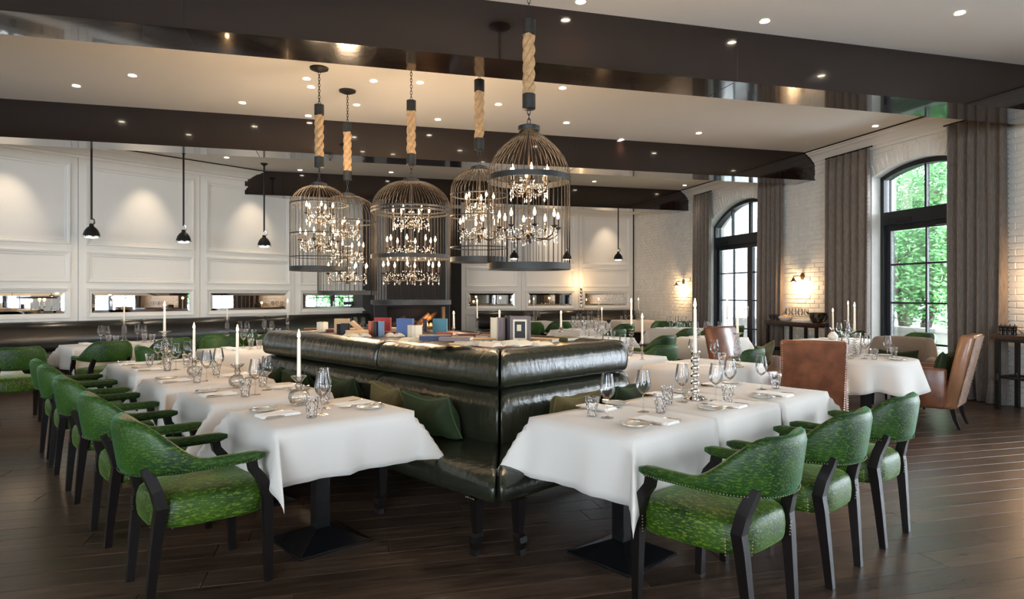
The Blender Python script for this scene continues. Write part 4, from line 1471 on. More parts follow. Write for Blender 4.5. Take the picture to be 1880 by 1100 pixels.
for i, (u, v, a, b) in enumerate(LT):
    if i == 3:
        for k, vv in enumerate((6.39, 7.01)):
            table(uvp(u, vv), AU, 'black pedestal under the cloth of %s, %s one' % (TW[3], ('nearer', 'further')[k]))
    else:
        table(uvp(u, v), AU, 'black square-based pedestal table, %s' % TW[i])
    tablecloth(uvp(u, v), AU, a, b, .275, 'pointed-corner white tablecloth over %s' % TW[i], seed=i + 3, tw=(1, -1, 1, 1)[i])
CN = ['green crushed-velvet armchair nearest the camera, at the nearest table of the island row', 'second green velvet armchair along the island row', 'third green velvet armchair along the island row, in the middle of five',
      'fourth green velvet armchair along the island row', 'fifth and furthest green velvet armchair along the island row']
for (u, v, dh), lab in zip([(1.0, 3.465, 0), (1.0, 4.42, .02), (1.0, 5.44, .0), (1.0, 6.38, -.02), (1.01, 7.02, .03)], CN):
    chair(uvp(u, v), AU + dh, lab, 'green velvet armchairs')

# settings of that row
for i, (u, v, a, b) in enumerate(LT):
    vs_ = [v] if i < 3 else [6.40, 7.02]
    for k, vv in enumerate(vs_):
        w = TW[i] + ('' if i < 3 else (', near end', ', far end')[k])
        setting(uvp(u - .24, vv + .02), AU, 'on the armchair side, ' + w, knife=True)
        setting(uvp(u + .25, vv + .06), AU + PI, 'on the island side, ' + w)
        wine(uvp(u - .05, vv - .13), 'on the armchair half of ' + w)
        wine(uvp(u + .09, vv + .03) if i != 0 else (-1.11, 3.80), 'on the island half of ' + w)
        tumbler(uvp(u - .13, vv - .17), 'on the armchair half of ' + w)
        tumbler(uvp(u + .13, vv + .21), 'on the island half of ' + w)
candle('ball', uvp(1.66, 3.79), 'on ' + TW[0], csc=1.0, sc=1.15)
candle('ball', uvp(1.64, 4.80), 'on ' + TW[1], sc=1.1)
candle('ball', uvp(1.60, 5.70), 'on ' + TW[2])
candle('tall', uvp(1.66, 6.86), 'on ' + TW[3], sc=1.1)

# ---- long table facing the windows
RW_ = ['the near end of the long table', 'the middle of the long table', 'the far end of the long table']
RS_ = ['near end of long table', 'middle of long table', 'far end of long table']
RU = [2.815, 3.55, 4.28]
for i, u in enumerate(RU):
    table(uvp(u, 2.22), AU, 'black square-based pedestal table under %s' % RW_[i])
    tablecloth(uvp(u, 2.22), AU, .731, .71, .31, 'white tablecloth over %s, facing the windows' % RW_[i], hang=(1 if i == 0 else 0, 1 if i == 2 else 0, 1, 1), seed=20 + i, rip=.014, tw=(-.25, 1, -1)[i])
for (u, v, dh), lab in zip([(2.66, 1.56, 0.0), (3.42, 1.56, .02), (4.17, 1.56, -.01)],
                           ['green velvet armchair at the near end of the long table', 'green velvet armchair in the middle of the three at the long table', 'green velvet armchair at the far end of the long table, nearest the windows']):
    chair(uvp(u, v), AV + dh, lab, 'green velvet armchairs')
for i, u in enumerate((2.86, 3.58, 4.20)):
    setting(uvp(u, 2.03), AV, 'on the armchair side, ' + RS_[i])
for i, u in enumerate((2.93, 3.62, 4.3)):
    setting(uvp(u, 2.50), AV + PI, 'on the banquette side, ' + RS_[i])
for (px, py, w) in ((1115, 767, 'nearest the corner, on the near end of the long table'), (1181, 756, 'second from the near end of the long table'), (1252, 738, 'just before the silver candlestick on the long table'),
                    (1314, 736, 'just past the silver candlestick on the long table'), (1340, 724, 'behind the cut tumbler past the silver candlestick'), (1398, 715, 'at the far end of the long table')):
    wine(P(px, py, TZ), w)
for (px, py, w) in ((1087, 764, 'nearest the corner of the long table'), (1213, 758, 'between the second and third wine glasses of the long table'), (1226, 742, 'close before the silver candlestick on the long table'),
                    (1336, 740, 'past the silver candlestick on the long table'), (1424, 714, 'beside the last wine glass of the long table')):
    tumbler(P(px, py, TZ), w)
candle('silver', P(1276, 733, TZ), 'in the middle of the long table', csc=1.15)

# ---- cushions on the banquettes
PZ = .60


def wp(base, d2, n2, x, w): q = base + d2 * x + n2 * w; return (q.x, q.y)


LWp = lambda x, w: wp(IU * 2.95, IV, -IU, x, w)
RWp = lambda x, w: wp(IV * 3.06, IU, -IV, x, w)
al, ar = ang(IV), ang(IU)
for x, w, wd, h, rz, tl, lab, m_, p_ in (
        (3.36, .34, .44, .30, .10, .42, 'dark green velvet cushion closest to the corner of the island', 'pillow_green', 'piping_green'),
        (3.86, .30, .46, .31, -.15, .42, 'olive velvet cushion leaning behind the dark one by the island corner', 'pillow_olive', 'piping'),
        (4.58, .28, .40, .30, .15, .38, 'green velvet cushion just past the seam of the island banquette', 'pillow_green', 'piping_green'),
        (5.32, .28, .36, .27, .10, .38, 'green velvet cushion behind the candle of the second table', 'pillow_green', 'piping_green'),
        (5.80, .28, .40, .29, .10, .38, 'green velvet cushion at the far end of the island banquette', 'pillow_green', 'piping_green')):
    q = LWp(x, w); pillow((q[0], q[1], .50 + h * .47), wd, h, .21, (-tl, 0, al + rz), lab, m_, p_)
for x, w, wd, h, rz, tl, lab, m_, p_ in (
        (3.30, .33, .42, .30, -.06, .36, 'olive velvet cushion behind the near end of the long table', 'pillow_olive', 'piping'),
        (3.96, .30, .40, .29, .06, .36, 'green velvet cushion behind the middle of the long table', 'pillow_green', 'piping_green')):
    q = RWp(x, w); pillow((q[0], q[1], .50 + h * .47), wd, h, .21, (tl, 0, ar + rz), lab, m_, p_)

# ---- books on the island
BZ = 1.042


def bk(px, py, w, d, h, col, lab, rz, mode='stand', z=BZ, tilt=0):
    q = P(px, py, z); return book(w, d, h, col, lab, (q[0], q[1], z), rz, mode, tilt=tilt)


bk(591, 610, .035, .075, .105, 'tan', 'tan book standing half open, first on the shelf from the far seam', R(10), 'open')
bk(628, 612, .035, .15, .145, 'tan', 'large tan book standing face on behind two black ones', R(80))
bk(624, 614, .030, .06, .10, 'black', 'small black book leaning before the large tan one', R(50))
bk(634, 615, .030, .08, .11, 'black', 'black book standing right of the small black one', R(75))
bk(655, 613, .030, .16, .20, 'brown', 'brown book lying flat under the tilted one', R(10), 'lie')
bk(655, 613, .030, .15, .19, 'tan', 'tan book lying second in the low pile by the tilted book', R(20), 'lie', BZ + .032)
o = bk(668, 611, .035, .10, .15, 'tan', 'tan book tipped over with its pages up', R(0), 'stand', BZ + .03); o.rotation_euler = (0, R(-48), R(5))
bk(681, 616, .040, .11, .135, 'rust', 'rust red book standing with its spine to the camera', R(8))
bk(690, 617, .036, .11, .135, 'black', 'black book with gilt bands standing in the red and blue group', R(6))
bk(700, 617, .046, .12, .135, 'slate', 'slate blue book standing at the end of the red and blue group', R(6))
bk(703, 612, .035, .17, .155, 'red', 'bright red book with cream pages standing behind the slate blue one', R(75))
bk(722, 614, .03, .16, .2, 'wine', 'dark red book lying flat between the two standing groups', R(15), 'lie')
bk(725, 618, .03, .08, .13, 'cream', 'small open book lying pages up between the standing groups', R(20), 'spread')
bk(744, 618, .045, .16, .165, 'blue', 'tall blue book standing face on in the middle of the shelf', R(68))
bk(760, 622, .040, .085, .12, 'brown', 'brown book standing half open before the tall blue one', R(0), 'open')
bk(797, 624, .028, .17, .24, 'olive', 'olive book at the bottom of the middle pile', R(6), 'lie')
bk(797, 624, .026, .17, .22, 'tan', 'tan book second in the middle pile', R(0), 'lie', BZ + .030)
bk(799, 624, .034, .17, .23, 'navy', 'navy book on top of the middle pile', R(9), 'lie', BZ + .058)
bk(780, 608, .025, .10, .13, 'navy', 'thin navy book standing behind the middle pile', R(20))
bk(808, 615, .035, .14, .155, 'teal', 'teal book standing face on behind the middle pile', R(72))
bk(845, 625, .028, .17, .24, 'brown', 'brown book lying lowest in the pile before the far candle', R(12), 'lie')
bk(842, 625, .028, .16, .22, 'tan', 'pale brown book lying on the brown one before the far candle', R(4), 'lie', BZ + .030)
bk(838, 625, .026, .16, .22, 'mauve', 'dark mauve book on top of the pile before the far candle', R(-6), 'lie', BZ + .060)
bk(880, 628, .030, .18, .26, 'tan', 'long tan book lying flat near the island corner', R(5), 'lie')
bk(885, 632, .030, .16, .22, 'navy', 'navy book lying flat near the island corner', R(25), 'lie')
bk(907, 628, .055, .11, .20, 'cream', 'thick cream book standing with its spine out near the corner', R(5))
bk(920, 628, .060, .12, .20, 'mauve', 'grey book with squiggled lettering standing beside the thick cream one', R(4))
o = bk(934, 629, .040, .13, .215, 'black', 'black book standing between the grey one and the picture book', R(10))
ob = bk(955, 631, .055, .155, .215, 'mauve', 'large picture book standing with a framed photograph on its cover', R(82))
MB().box(-.0290, -.0284, -.055, .052, .03, .19).obj('picture', 'page', ob)
MB().box(-.0296, -.0291, -.043, .040, .045, .175).obj('dark_photograph', 'book_black', ob)
MB().box(-.0302, -.0297, -.012, .022, .10, .15).obj('light_patch', 'book_cream', ob)
for px, py, w, h, col, rz, md_, lab in (
        (573, 608, .03, .16, 'brown', 20, 'lie', 'brown book lying flat at the far end of the island shelf'), (606, 609, .028, .17, 'wine', -15, 'lie', 'dark red book lying between the half-open and the large tan one'),
        (642, 609, .03, .18, 'tan', 30, 'lie', 'tan book lying flat behind the leaning black ones'), (716, 609, .04, .18, 'cream', 0, 'lie', 'cream book lying behind the dark red flat one'),
        (738, 609, .028, .16, 'brown', 40, 'lie', 'brown book lying in the shadow behind the tall blue one'), (822, 615, .03, .17, 'rust', -20, 'lie', 'rust book lying flat beside the teal one'),
        (857, 619, .03, .18, 'wine', 10, 'lie', 'dark red book lying flat behind the pile near the far candle'), (893, 620, .026, .16, 'brown', 60, 'lie', 'small brown book lying flat behind the thick cream one'),
        (1000, 628, .03, .20, 'tan', -30, 'lie', 'tan book lying flat on the window side of the shelf'), (1040, 625, .028, .17, 'olive', -50, 'lie', 'olive book lying flat below the window side candle')):
    bk(px, py, w, .14, h, col, lab, R(rz), md_)
BOOKS = [o for o in bpy.data.objects if o.get('category') == 'book']
gl = MB()
for k in range(3): gl.tube([(-.012 + .004 * math.sin(j * 1.9 + k), -.0652, .17 - k * .03 - j * .003) for j in range(9)], .0012, 4)
BOOKS = [o for o in bpy.data.objects if o.get('category') == 'book']
for o in BOOKS:
    if 'squiggled' in o['label']: gl.obj('lettering', 'book_black', o)
for px, py, z, col, rz, lab in ((911, 636, 1.062, 'rust', 40, 'orange book lying open over the corner of the back cushions'), (945, 634, 1.066, 'cream', -35, 'cream book lying open and face up on the rim beside the picture book'),
                                (985, 636, 1.05, 'wine', -40, 'dark red book lying open along the rim after the cream one'), (760, 628, 1.05, 'cream', 35, 'open book lying on the rim before the brown half-open one'),
                                (655, 619, 1.05, 'cream', 40, 'open book lying on the rim by the seam of the banquette'), (862, 634, 1.05, 'cream', 40, 'open cream book lying on the rim before the flat navy book')):
    bk(px, py, .03, .10, .16, col, lab, R(rz), 'spread', z)
for px, py, w in ((833, 612, 'behind the books on the island, nearest the chimney breast'), (917, 608, 'behind the thick cream book on the island'), (1030, 610, 'on the window side of the island rim')):
    q = P(px, py, BZ); HOLD['ball'][0].put((q[0], q[1], BZ), 0, 'round glass candle holder %s' % w, 'candle holders', (.6, .6, .35))
    CAND.put((q[0], q[1], BZ + .045), 0, 'short lit white candle %s' % w, 'lit candles', (.9, .9, .55))
    light('candle_light', 'POINT', (q[0], q[1], BZ + .25), 1.2 * LAMP, (1, .55, .22), shadow_soft_size=.03)

# ---- wall benches
wb_ = lambda name, lab, M, ks: None


def bench(label, M, x0, x1, ks, leg=True):
    t = thing('wall_banquette', label, 'banquette')
    BACK = [(.02, .50), (.26, .50), (.29, .56), (.28, .72), (.24, .86), (.20, .95), (.14, .975), (.02, .975)]
    ST = [(.02, .30), (.80, .30), (.84, .34), (.84, .46), (.78, .495), (.40, .50), (.02, .49)]
    ks = [x0] + [k for k in ks if x0 + .3 < k < x1 - .3] + [x1]
    for a, b in zip(ks[:-1], ks[1:]):
        swept(BACK, a + .003, b - .003, M, rnd=.03, seg=5).obj('back_cushion', 'leather_dark', t, smooth='full')
        swept(ST, a + .003, b - .003, M, rnd=.03, seg=4).obj('seat_cushion', 'leather_dark', t, smooth='full')
    MB().box(x0, x1, .0, .78, .03, .30, M).obj('plinth', 'chair_wood', t)
    return t


bench('long dark leather banquette running under the mirrors of the left-hand panelled wall', ML, -7.0, 5.5, [.43 + 2.37 * k for k in range(-3, 3)])
bench('dark leather banquette under the mirrors beside the brick corner', MBK, -.02 + .1, 4.75, [1.6, 3.2])

# ---- tables along the left wall and behind the island
AL = ang(LWD)


def small_table(c, rz, a, b, label, seed, drop=.30):
    table(c, rz, 'black pedestal table ' + label.replace('set ', ''))
    return tablecloth(c, rz, a, b, drop, 'white tablecloth ' + label, seed=seed)


def lwp(x, w): q = LW0 + LWD * x + LWN * w; return (q.x, q.y)


ltab = Vector((-5.60, 8.21)); lt0 = ltab - LWN * .31
L2c = lt0 + LWD * .67
small_table((L2c.x, L2c.y), AL, 1.33, .62, 'set before the panelled wall under the first pendant', 31)
L1c = L2c - LWD * 2.05
small_table((L1c.x, L1c.y), AL, 1.33, .62, 'cut by the edge of the picture before the panelled wall', 32)
L3c = L2c + LWD * 1.95
small_table((L3c.x, L3c.y), AL, 1.3, .62, 'before the panelled wall, between the first and second candlesticks', 33)
L4c = L2c + LWD * 3.9 - LWN * .1
small_table((L4c.x, L4c.y), AL, 1.3, .62, 'before the panelled wall, furthest along toward the fireplace', 34)
M1c = Vector(uvp(2.90, 8.15))
small_table((M1c.x, M1c.y), AU, .95, .72, 'standing past the far end of the island banquette', 35)
CL = AL + PI / 2   # facing the panelled wall
WALLCH = ((38, 638, 'green armchair cut by the picture edge, its back to the camera'), (206, 627, 'green armchair seen from behind at the table under the first pendant'),
          (322, 621, 'green armchair at the third wall table, nearer one'), (390, 614, 'green armchair at the third wall table, further one'),
          (450, 611, 'green armchair at the furthest wall table, nearer one'), (506, 612, 'green armchair at the furthest wall table, further one'))
for du, dv, hd, lab in ((-.84, .02, AU, 'green armchair on the wall side of the table past the island'), (.0, .80, AV + PI, 'green armchair behind the table past the island')):
    q = M1c + FU * du + FV * dv; chair((q.x, q.y), hd, lab, 'green velvet armchairs')


def dressed(c, ax, ay, where, n=2, sx=.45, sy=.12, np_=True):
    """a pair of glasses and a napkin for every seat of a table further off"""
    for i in range(n):
        f = (i + .5) / n * 2 - 1 if n > 1 else 0
        for s in (-1, 1):
            q = c + ax * (f * sx) + ay * (s * sy)
            side = 'near' if s < 0 else 'far'
            k = ('first', 'second', 'third')[i]
            wine((q.x, q.y), 'of the %s %s seat %s' % (k, side, where))
            q2 = q + ax * .10 + ay * (s * .02); tumbler((q2.x, q2.y), 'of the %s %s seat %s' % (k, side, where))
            if np_:
                q3 = c + ax * (f * sx - .16) + ay * (s * (sy + .07))
                NAP.put((q3.x, q3.y, TZ), ang(ay), 'folded napkin of the %s %s seat %s' % (k, side, where), 'folded napkins')


dressed(L1c, LWD, -LWN, 'at the wall table on the picture edge', sx=.3)
dressed(L2c, LWD, -LWN, 'at the wall table under the first pendant', sx=.46)
dressed(L3c, LWD, -LWN, 'at the third wall table', sx=.42)
dressed(L4c, LWD, -LWN, 'at the wall table toward the fireplace', sx=.3)
dressed(M1c, FU, FV, 'at the table past the island', n=1)
candle('tall', PD(228, 9.35), 'on the wall table under the first pendant')
candle('tall', PD(417, 10.6), 'on the third wall table')
candle('tall', PD(528, 12.0), 'on the wall table toward the fireplace')
for px, d in ((228, 9.35), (417, 10.6), (528, 12.0)): pass

# ---- tables and chairs between the island and the windows
BT = [((1.12, 7.05), .80, .80, 'behind the island end'), ((1.86, 6.25), .95, .72, 'with the beige shaded side'),
      ((3.05, 10.0), 1.1, .75, 'by the far curtains'), ((3.3, 12.75), 1.0, .75, 'under the far sconce'),
      ((1.30, 9.95), .95, .75, 'behind the paired armchairs'), ((1.35, 12.3), 1.0, .75, 'with the white globe holder'),
      ((.50, 16.1), .95, .65, 'at far bench by fireplace'), ((1.85, 16.45), .95, .65, 'at far bench middle'), ((3.15, 16.8), .9, .65, 'at far bench by brick')]
for i, (c, a, b, w) in enumerate(BT):
    small_table(c, AU if i < 6 else XA, a, b, w, 40 + i)
    if i < 6: dressed(Vector(c), FU, FV, 'at the table ' + w, n=1 if i < 2 else 2, sx=.28)
    else: dressed(Vector(c), -RWN * -1, RWD, 'at the table ' + w, n=2, sx=.3, np_=False)


def chair_px(px, ytop, hd, lab, zt=.845):
    d = F * (H - zt) / (ytop - CY); x, y = PD(px, d)
    chair((x + .32 * math.cos(hd), y + .32 * math.sin(hd)), hd, lab, 'green velvet armchairs')


for px, yt, hd, lab in ((1228, 616, AV, 'green armchair directly behind another one past the island, the further of the two'), (1226, 634, AV - .1, 'green armchair with its back to the long table, just past the island end'),
                        (1388, 641, AV, 'green armchair with speckled velvet, back to the brown leather armchair'), (1268, 603, AV, 'green armchair between two white tables in front of the brick'),
                        (1315, 599, AV - .1, 'green armchair at the foot of the far curtains'), (1358, 598, AV + .1, 'green armchair before the far arched doors'),
                        (1137, 605, AV, 'green armchair closest behind the white globe candle holder'), (1152, 595, AV - .2, 'green armchair second in the cluster behind the island rim'),
                        (1030, 591, R(100), 'green armchair rising over the island rim, by the short candle'), (978, 592, R(100), 'green armchair just visible behind the picture book'),
                        (1218, 590, R(-100), 'green armchair facing the camera against the brick, nearer the corner'), (1258, 590.5, R(-100), 'green armchair facing the camera against the brick, by the far curtains'),
                        (1695, 611, R(200), 'green armchair half hidden behind the buttoned beige armchair'), (1560, 606, R(-100), 'green armchair behind the table at the window pier')):
    chair_px(px, yt, hd, lab)
for px, yt, lab in WALLCH: chair_px(px, yt, CL, lab)
candle('tall', P(1354, 674, TZ), 'on the table with the beige side', sc=1.1)
candle('spiral', P(1179, 661, TZ), 'on the table just behind the island', lit=.6, sc=.6)
candle('spiral', PD(1159, 7.4), 'behind the island end, tallest one', sc=1.15)
candle('globe', PD(1105, 12.1), 'on the table in the middle of the far room')
candle('spiral', PD(1276, 10.0), 'on the table in front of the far curtains')
candle('spiral', PD(1335, 10.4), 'before the far arched doors')
candle('tall', PD(1099, 16.4), 'on the middle table of the far wall bench', lit=.5)
candle('tall', PD(1172, 16.5), 'on the far bench table nearest the brick corner', lit=.5)
candle('spiral', PD(980, 16.2), 'on the far bench table nearest the fireplace', lit=.5)
candle('spiral', PD(876, 10.5), 'beside the chimney breast', z=.76, lit=.5)

# side stand that carries the candlestick beside the chimney breast
small_table(PD(868, 10.5), XA, .8, .6, 'in front of the chimney breast, mostly hidden by the island', 77)

# ---- round table group by the near window
rc = (3.80, 6.9)
table(rc, 0, 'black pedestal table under the round cloth by the near window')
round_cloth(rc, .47, .30, 'round white tablecloth falling in soft folds between the leather armchairs')
for i in range(4):
    a = .5 + i * PI / 2; q = (rc[0] + .33 * math.cos(a), rc[1] + .33 * math.sin(a)); w = ('toward the buttoned armchair', 'toward the curtains behind', 'toward the armchair with its back to us', 'toward the camera')[i]
    PLATE.put((q[0], q[1], TZ), 0, 'small side plate on the round table, ' + w, 'side plates')
    q = (rc[0] + .2 * math.cos(a + .5), rc[1] + .2 * math.sin(a + .5)); wine(q, 'on the round table, ' + w)
    q = (rc[0] + .27 * math.cos(a + .85), rc[1] + .27 * math.sin(a + .85)); tumbler(q, 'on the round table, ' + w)
candle('spiral', (3.72, 6.98), 'on the round table', sc=1.0, csc=1.0)
c2 = (4.95, 9.55)
small_table(c2, XA, 1.0, .75, 'behind the round table, against the window pier', 61)
candle('globe', PD(1529, 9.55), 'on the table behind the round one', sc=1.3)
candle('tall', PD(1557, 9.4), 'on the table behind the round one, closer to the curtain')
dressed(Vector(c2), -RWN, RWD, 'at the table behind the round one', n=1)

L_CH = leather_chair('hide', 'brown_leather')()
L_CH.location = (4.62, 7.14, 0); L_CH.rotation_euler = (0, 0, R(136)); L_CH['label'] = 'brown leather armchair with a pale hide back, nearest the curtains'
L2 = leather_chair('brown_leather', 'hide')()
L2.location = (2.93, 6.30, 0); L2.rotation_euler = (0, 0, R(68)); L2['label'] = 'reddish brown leather armchair with its studded back to the camera'
L3 = copy_tree(L2, (3.02, 8.25, 0), R(-52), 'shiny brown leather armchair facing the round table from the far side')
for o in (L_CH, L2, L3): o['group'] = 'brown leather armchairs'
o = tufted_chair(); o.location = (5.05, 8.35, 0); o.rotation_euler = (0, 0, R(232)); o['label'] = 'buttoned beige fabric armchair with rolled arms behind the round table'
pillow((4.86, 8.10, .60), .46, .28, .13, (R(-16), 0, R(142)), 'green velvet cushion on the buttoned beige armchair')
pillow((4.72, 7.02, .64), .42, .36, .14, (R(16), 0, R(40)), 'dark green velvet cushion on the hide-backed leather armchair')
pillow((3.14, 8.05, .66), .42, .34, .13, (R(-16), R(8), R(218)), 'olive green velvet cushion on the shiny leather armchair', 'pillow_olive', 'piping')

# ---- consoles
console(2.98, 4.40, 'dark console table against the brick pier between the two arched windows')
console(-1.55, -.06, 'dark console table cut by the edge of the picture beside the near curtain')


def mr(x, y): q = MR @ Vector((x, y, 0)); return (q.x, q.y)


CZ = .926
bt = thing('ice_bucket', 'shiny metal ice bucket with leather straps on the far console', 'bucket', (*mr(3.22, .25), CZ))
MB().lathe([(.07, 0), (.10, .02), (.13, .09), (.145, .17), (.138, .172), (.12, .09), (.05, .02)], 24, cap=False).obj('bowl', 'chrome', bt, smooth=True)
MB().tube([(.147 * math.cos(a * PI / 12), .147 * math.sin(a * PI / 12), .165) for a in range(24)], .014, 6, closed=True).obj('leather_rim', 'chair_wood', bt, smooth=True)
for s in (-1, 1):
    MB().tube([(s * .10, -.10, .17), (s * .13, -.10, .09), (s * .06, -.11, .01)], .011, 5).obj('strap', 'chair_wood', bt)
    MB().tube([(s * .145, -.03, .16), (s * .18, 0, .19), (s * .145, .03, .16)], .010, 6).obj('handle', 'chair_wood', bt)
for k, (x, lab) in enumerate(((4.02, 'white bowl of snacks on the far console'), (-.42, 'white bowl heaped with snacks on the near console'))):
    b_ = thing('snack_bowl', lab, 'bowl', (*mr(x, .27), CZ), group='white snack bowls')
    MB().lathe([(.05, 0), (.09, .012), (.125, .06), (.13, .075), (.12, .07), (.06, .02)], 24, cap=False).obj('bowl', 'china', b_, smooth=True)
    m_ = MB()
    rr_ = random.Random(k)
    for i in range(70):
        a = rr_.uniform(0, 6.28); r = .11 * math.sqrt(rr_.random()); m_.octa((r * math.cos(a), r * math.sin(a), .07 + .035 * (1 - r / .11) + rr_.uniform(0, .012)), .012)
    m_.obj('snacks', 'snack', b_)['kind'] = 'stuff'
for k in range(3):
    t = thing('tea_towel', 'x', 'napkin')
    bpy.data.objects.remove(t)
st = thing('napkin_stack', 'stack of white napkins on the far console before the ice bucket', 'napkin', (*mr(3.55, .28), CZ), ang(RWD))
for k in range(3): MB().cham(-.17 + .01 * k, .17 - .01 * k, -.09, .09, .012 * k, .012 * (k + 1) - .001, .003).obj('folded_napkin', 'napkin', st)
for i in range(7):
    x = 3.62 + .085 * i + (.0 if i % 2 else .02); y = .12 + .07 * (i % 2)
    WINE.put((*mr(x, y), CZ), 0, 'upturned-looking spare wine glass on the far console, %s from the ice bucket' % ('first second third fourth fifth sixth seventh'.split()[i]), 'spare wine glasses on the far console')
for i in range(5):
    x = -.62 - .10 * i; y = .14 + .05 * (i % 2)
    WINE.put((*mr(x, y), CZ), 0, 'spare wine glass on the near console, %s behind the snack bowl' % ('first second third fourth fifth'.split()[i]), 'spare wine glasses on the near console')


def mill(pos, label, group):
    t = thing('pepper_mill', label, 'pepper mill', pos, group=group)
    MB().lathe([(.026, 0), (.028, .01), (.020, .03), (.022, .055), (.028, .07), (.024, .082)], 14).obj('body', 'pepper_mill', t, smooth=True)
    MB().lathe([(.024, .083), (.030, .092), (.026, .108), (.006, .112), (.006, .122), (.001, .126)], 14).obj('head', 'pepper_mill', t, smooth=True)
    MB().octa((0, 0, .128), .008).obj('knob', 'silver', t)


for i in range(6):
    mill((*mr(-.12 - .055 * (i % 3), .36 - .075 * (i // 3)), CZ), 'little black pepper mill on the near console, %s row, %s from the curtain' % (('front', 'back')[i // 3], ('first', 'second', 'third')[i % 3]), 'pepper mills on the near console')
for i in range(4):
    mill((*mr(4.34 - .06 * (i % 2), .36 - .08 * (i // 2)), CZ), 'little black pepper mill on the far console, %s row, %s from its end' % (('front', 'back')[i // 2], ('first', 'second')[i % 2]), 'pepper mills on the far console')


# ---- curtains
def curtain(s0, s1, label, n, seed, y0=.13):
    rnd = random.Random(seed); ph = rnd.uniform(0, 6); t = thing('curtain', label, 'curtain')
    L_ = s1 - s0; nx = n * 10; nz = 14
    am = [rnd.uniform(.7, 1.3) for _ in range(n + 2)]

    def fn(i, j):
        q = i; k = q * n; a = am[int(k)] * (1 - (k % 1)) + am[int(k) + 1] * (k % 1)
        z = .012 + (3.775 - .012) * j
        w = math.sin(2 * PI * k + ph + .5 * math.sin(k * 1.7 + j * 1.5))
        amp = (.052 + .022 * (1 - j)) * a * (1 if j < .93 else .65)
        x = s0 + L_ * q + .010 * math.sin(2 * PI * k * 2 + ph) + .012 * (1 - j) * math.sin(6 * j + 5 * q)
        y = y0 + amp * w + (.05 * max(0, (.06 - j)) / .06) * math.sin(9 * q)
        return (x, y, z)
    m = MB(); m.grid(nx, nz, fn, MR)
    o = m.obj('drape', 'curtain', t, smooth='full'); md = o.modifiers.new('thickness', 'SOLIDIFY'); md.thickness = .006; md.offset = 0
    m = MB()
    for z in range(60):
        p = fn(0, z / 60); m.octa(tuple(MR @ Vector((p[0] - .012, p[1], p[2]))), .009)
    m.obj('bobble_trim', 'curtain_lining', t)['kind'] = 'stuff'
    MB().tube([MR @ Vector((s0 - .02, y0, 3.79)), MR @ Vector((s1 + .02, y0, 3.79))], .012, 8).obj('rod', 'iron', t, smooth=True)
    return t


curtain(2.15, 3.13, 'grey-brown linen curtain hanging on the far side of the near arched window', 6, 1)
curtain(-.01, .85, 'grey-brown linen curtain on the camera side of the near arched window, by the near console', 6, 2)
curtain(6.75, 7.46, 'grey-brown linen curtain nearest the panelled corner', 5, 3)
curtain(4.27, 4.95, 'grey-brown linen curtain beside the far console', 5, 4)
curtain(-1.75, -1.4, 'grey-brown linen curtain outside the picture beyond the near console', 3, 5)

# ---- sconces, pendants, candlesticks on the far bench
sconce(8.16, 1.66, 'small brass wall sconce nearest the panelled corner')
sconce(3.86, 1.68, 'small brass wall sconce above the far console')
sconce(-.55, 1.68, 'small brass wall sconce above the near console, outside the picture')
for px, d, z, lab in ((168, 10.54, 2.35, 'black pendant lamp nearest the edge of the picture over the wall bench'), (337, 11.54, 2.35, 'black pendant lamp second along the panelled wall'),
                      (485, 12.6, 2.35, 'black pendant lamp third along the panelled wall, left of the birdcages'), (606, 13.8, 2.35, 'black pendant lamp hidden behind the first birdcage'),
                      (1135, 17.5, 2.35, 'black pendant lamp over the far bench beside the brick corner'), (1041, 17.3, 2.35, 'black pendant lamp seen at the edge of the largest front birdcage'),
                      (944, 17.0, 2.35, 'black pendant lamp seen through the bars of the front birdcage')):
    pendant(PD(px, d), z, lab)
for px, w in ((957, 'between the chimney mirror and the middle mirror'), (1067, 'between the middle mirror and the corner mirror')):
    p = PD(px, 18.1)
    HOLD['silver'][0].put((p[0], p[1], .99), 0, 'silver candlestick standing on the far bench %s' % w, 'candle holders', (1.6, 1.6, 2.0))
    CAND.put((p[0], p[1], .99 + .57), 0, 'thick pale candle on the bench %s' % w, 'lit candles', (2.6, 2.6, .45))
    light('candle_light', 'POINT', (p[0], p[1] - .02, 1.78), 10 * LAMP, (1, .62, .3), shadow_soft_size=.03)

# ---- birdcage chandeliers
birdcage(586, 7.27, 1.69, 2.69, .317, 'round-topped birdcage chandelier nearest the panelled wall', [(2.37, .15, 5), (2.07, .21, 6)], 3.574, 2.86, dome=.8, bands=((2.44, .012), (2.10, .012), (1.84, .01)), seed=1, nb=38)
birdcage(638, 8.08, 1.42, 2.70, .36, 'birdcage chandelier hanging lower, half hidden behind the first one', [(2.28, .16, 5), (1.99, .20, 6), (1.72, .25, 8)], 3.587, 2.854, dome=.7, bands=((2.32, .02),), seed=2, nb=40)
birdcage(755, 7.2, 1.315, 2.725, .44, 'widest birdcage chandelier with two broad bands, in front of the fireplace', [(2.31, .20, 6), (1.98, .27, 8), (1.70, .31, 8)], 3.60, 2.876, dome=.75, bands=((2.33, .022), (2.37, .018), (1.82, .045)), seed=3, nb=60)
birdcage(880, 6.63, 1.757, 2.75, .295, 'smaller birdcage chandelier half behind the front one', [(2.38, .15, 5), (2.12, .21, 6)], 3.64, 2.913, dome=.8, bands=((2.44, .012), (2.22, .012), (1.90, .012)), seed=4, nb=40)
birdcage(971, 5.18, 1.626, 2.79, .33, 'pointed-top birdcage chandelier hanging nearest the camera', [(2.36, .16, 6), (2.0, .24, 8)], 3.64, 2.918, dome=1.2, ogee=1, bands=((2.33, .045),), seed=5, nb=44)

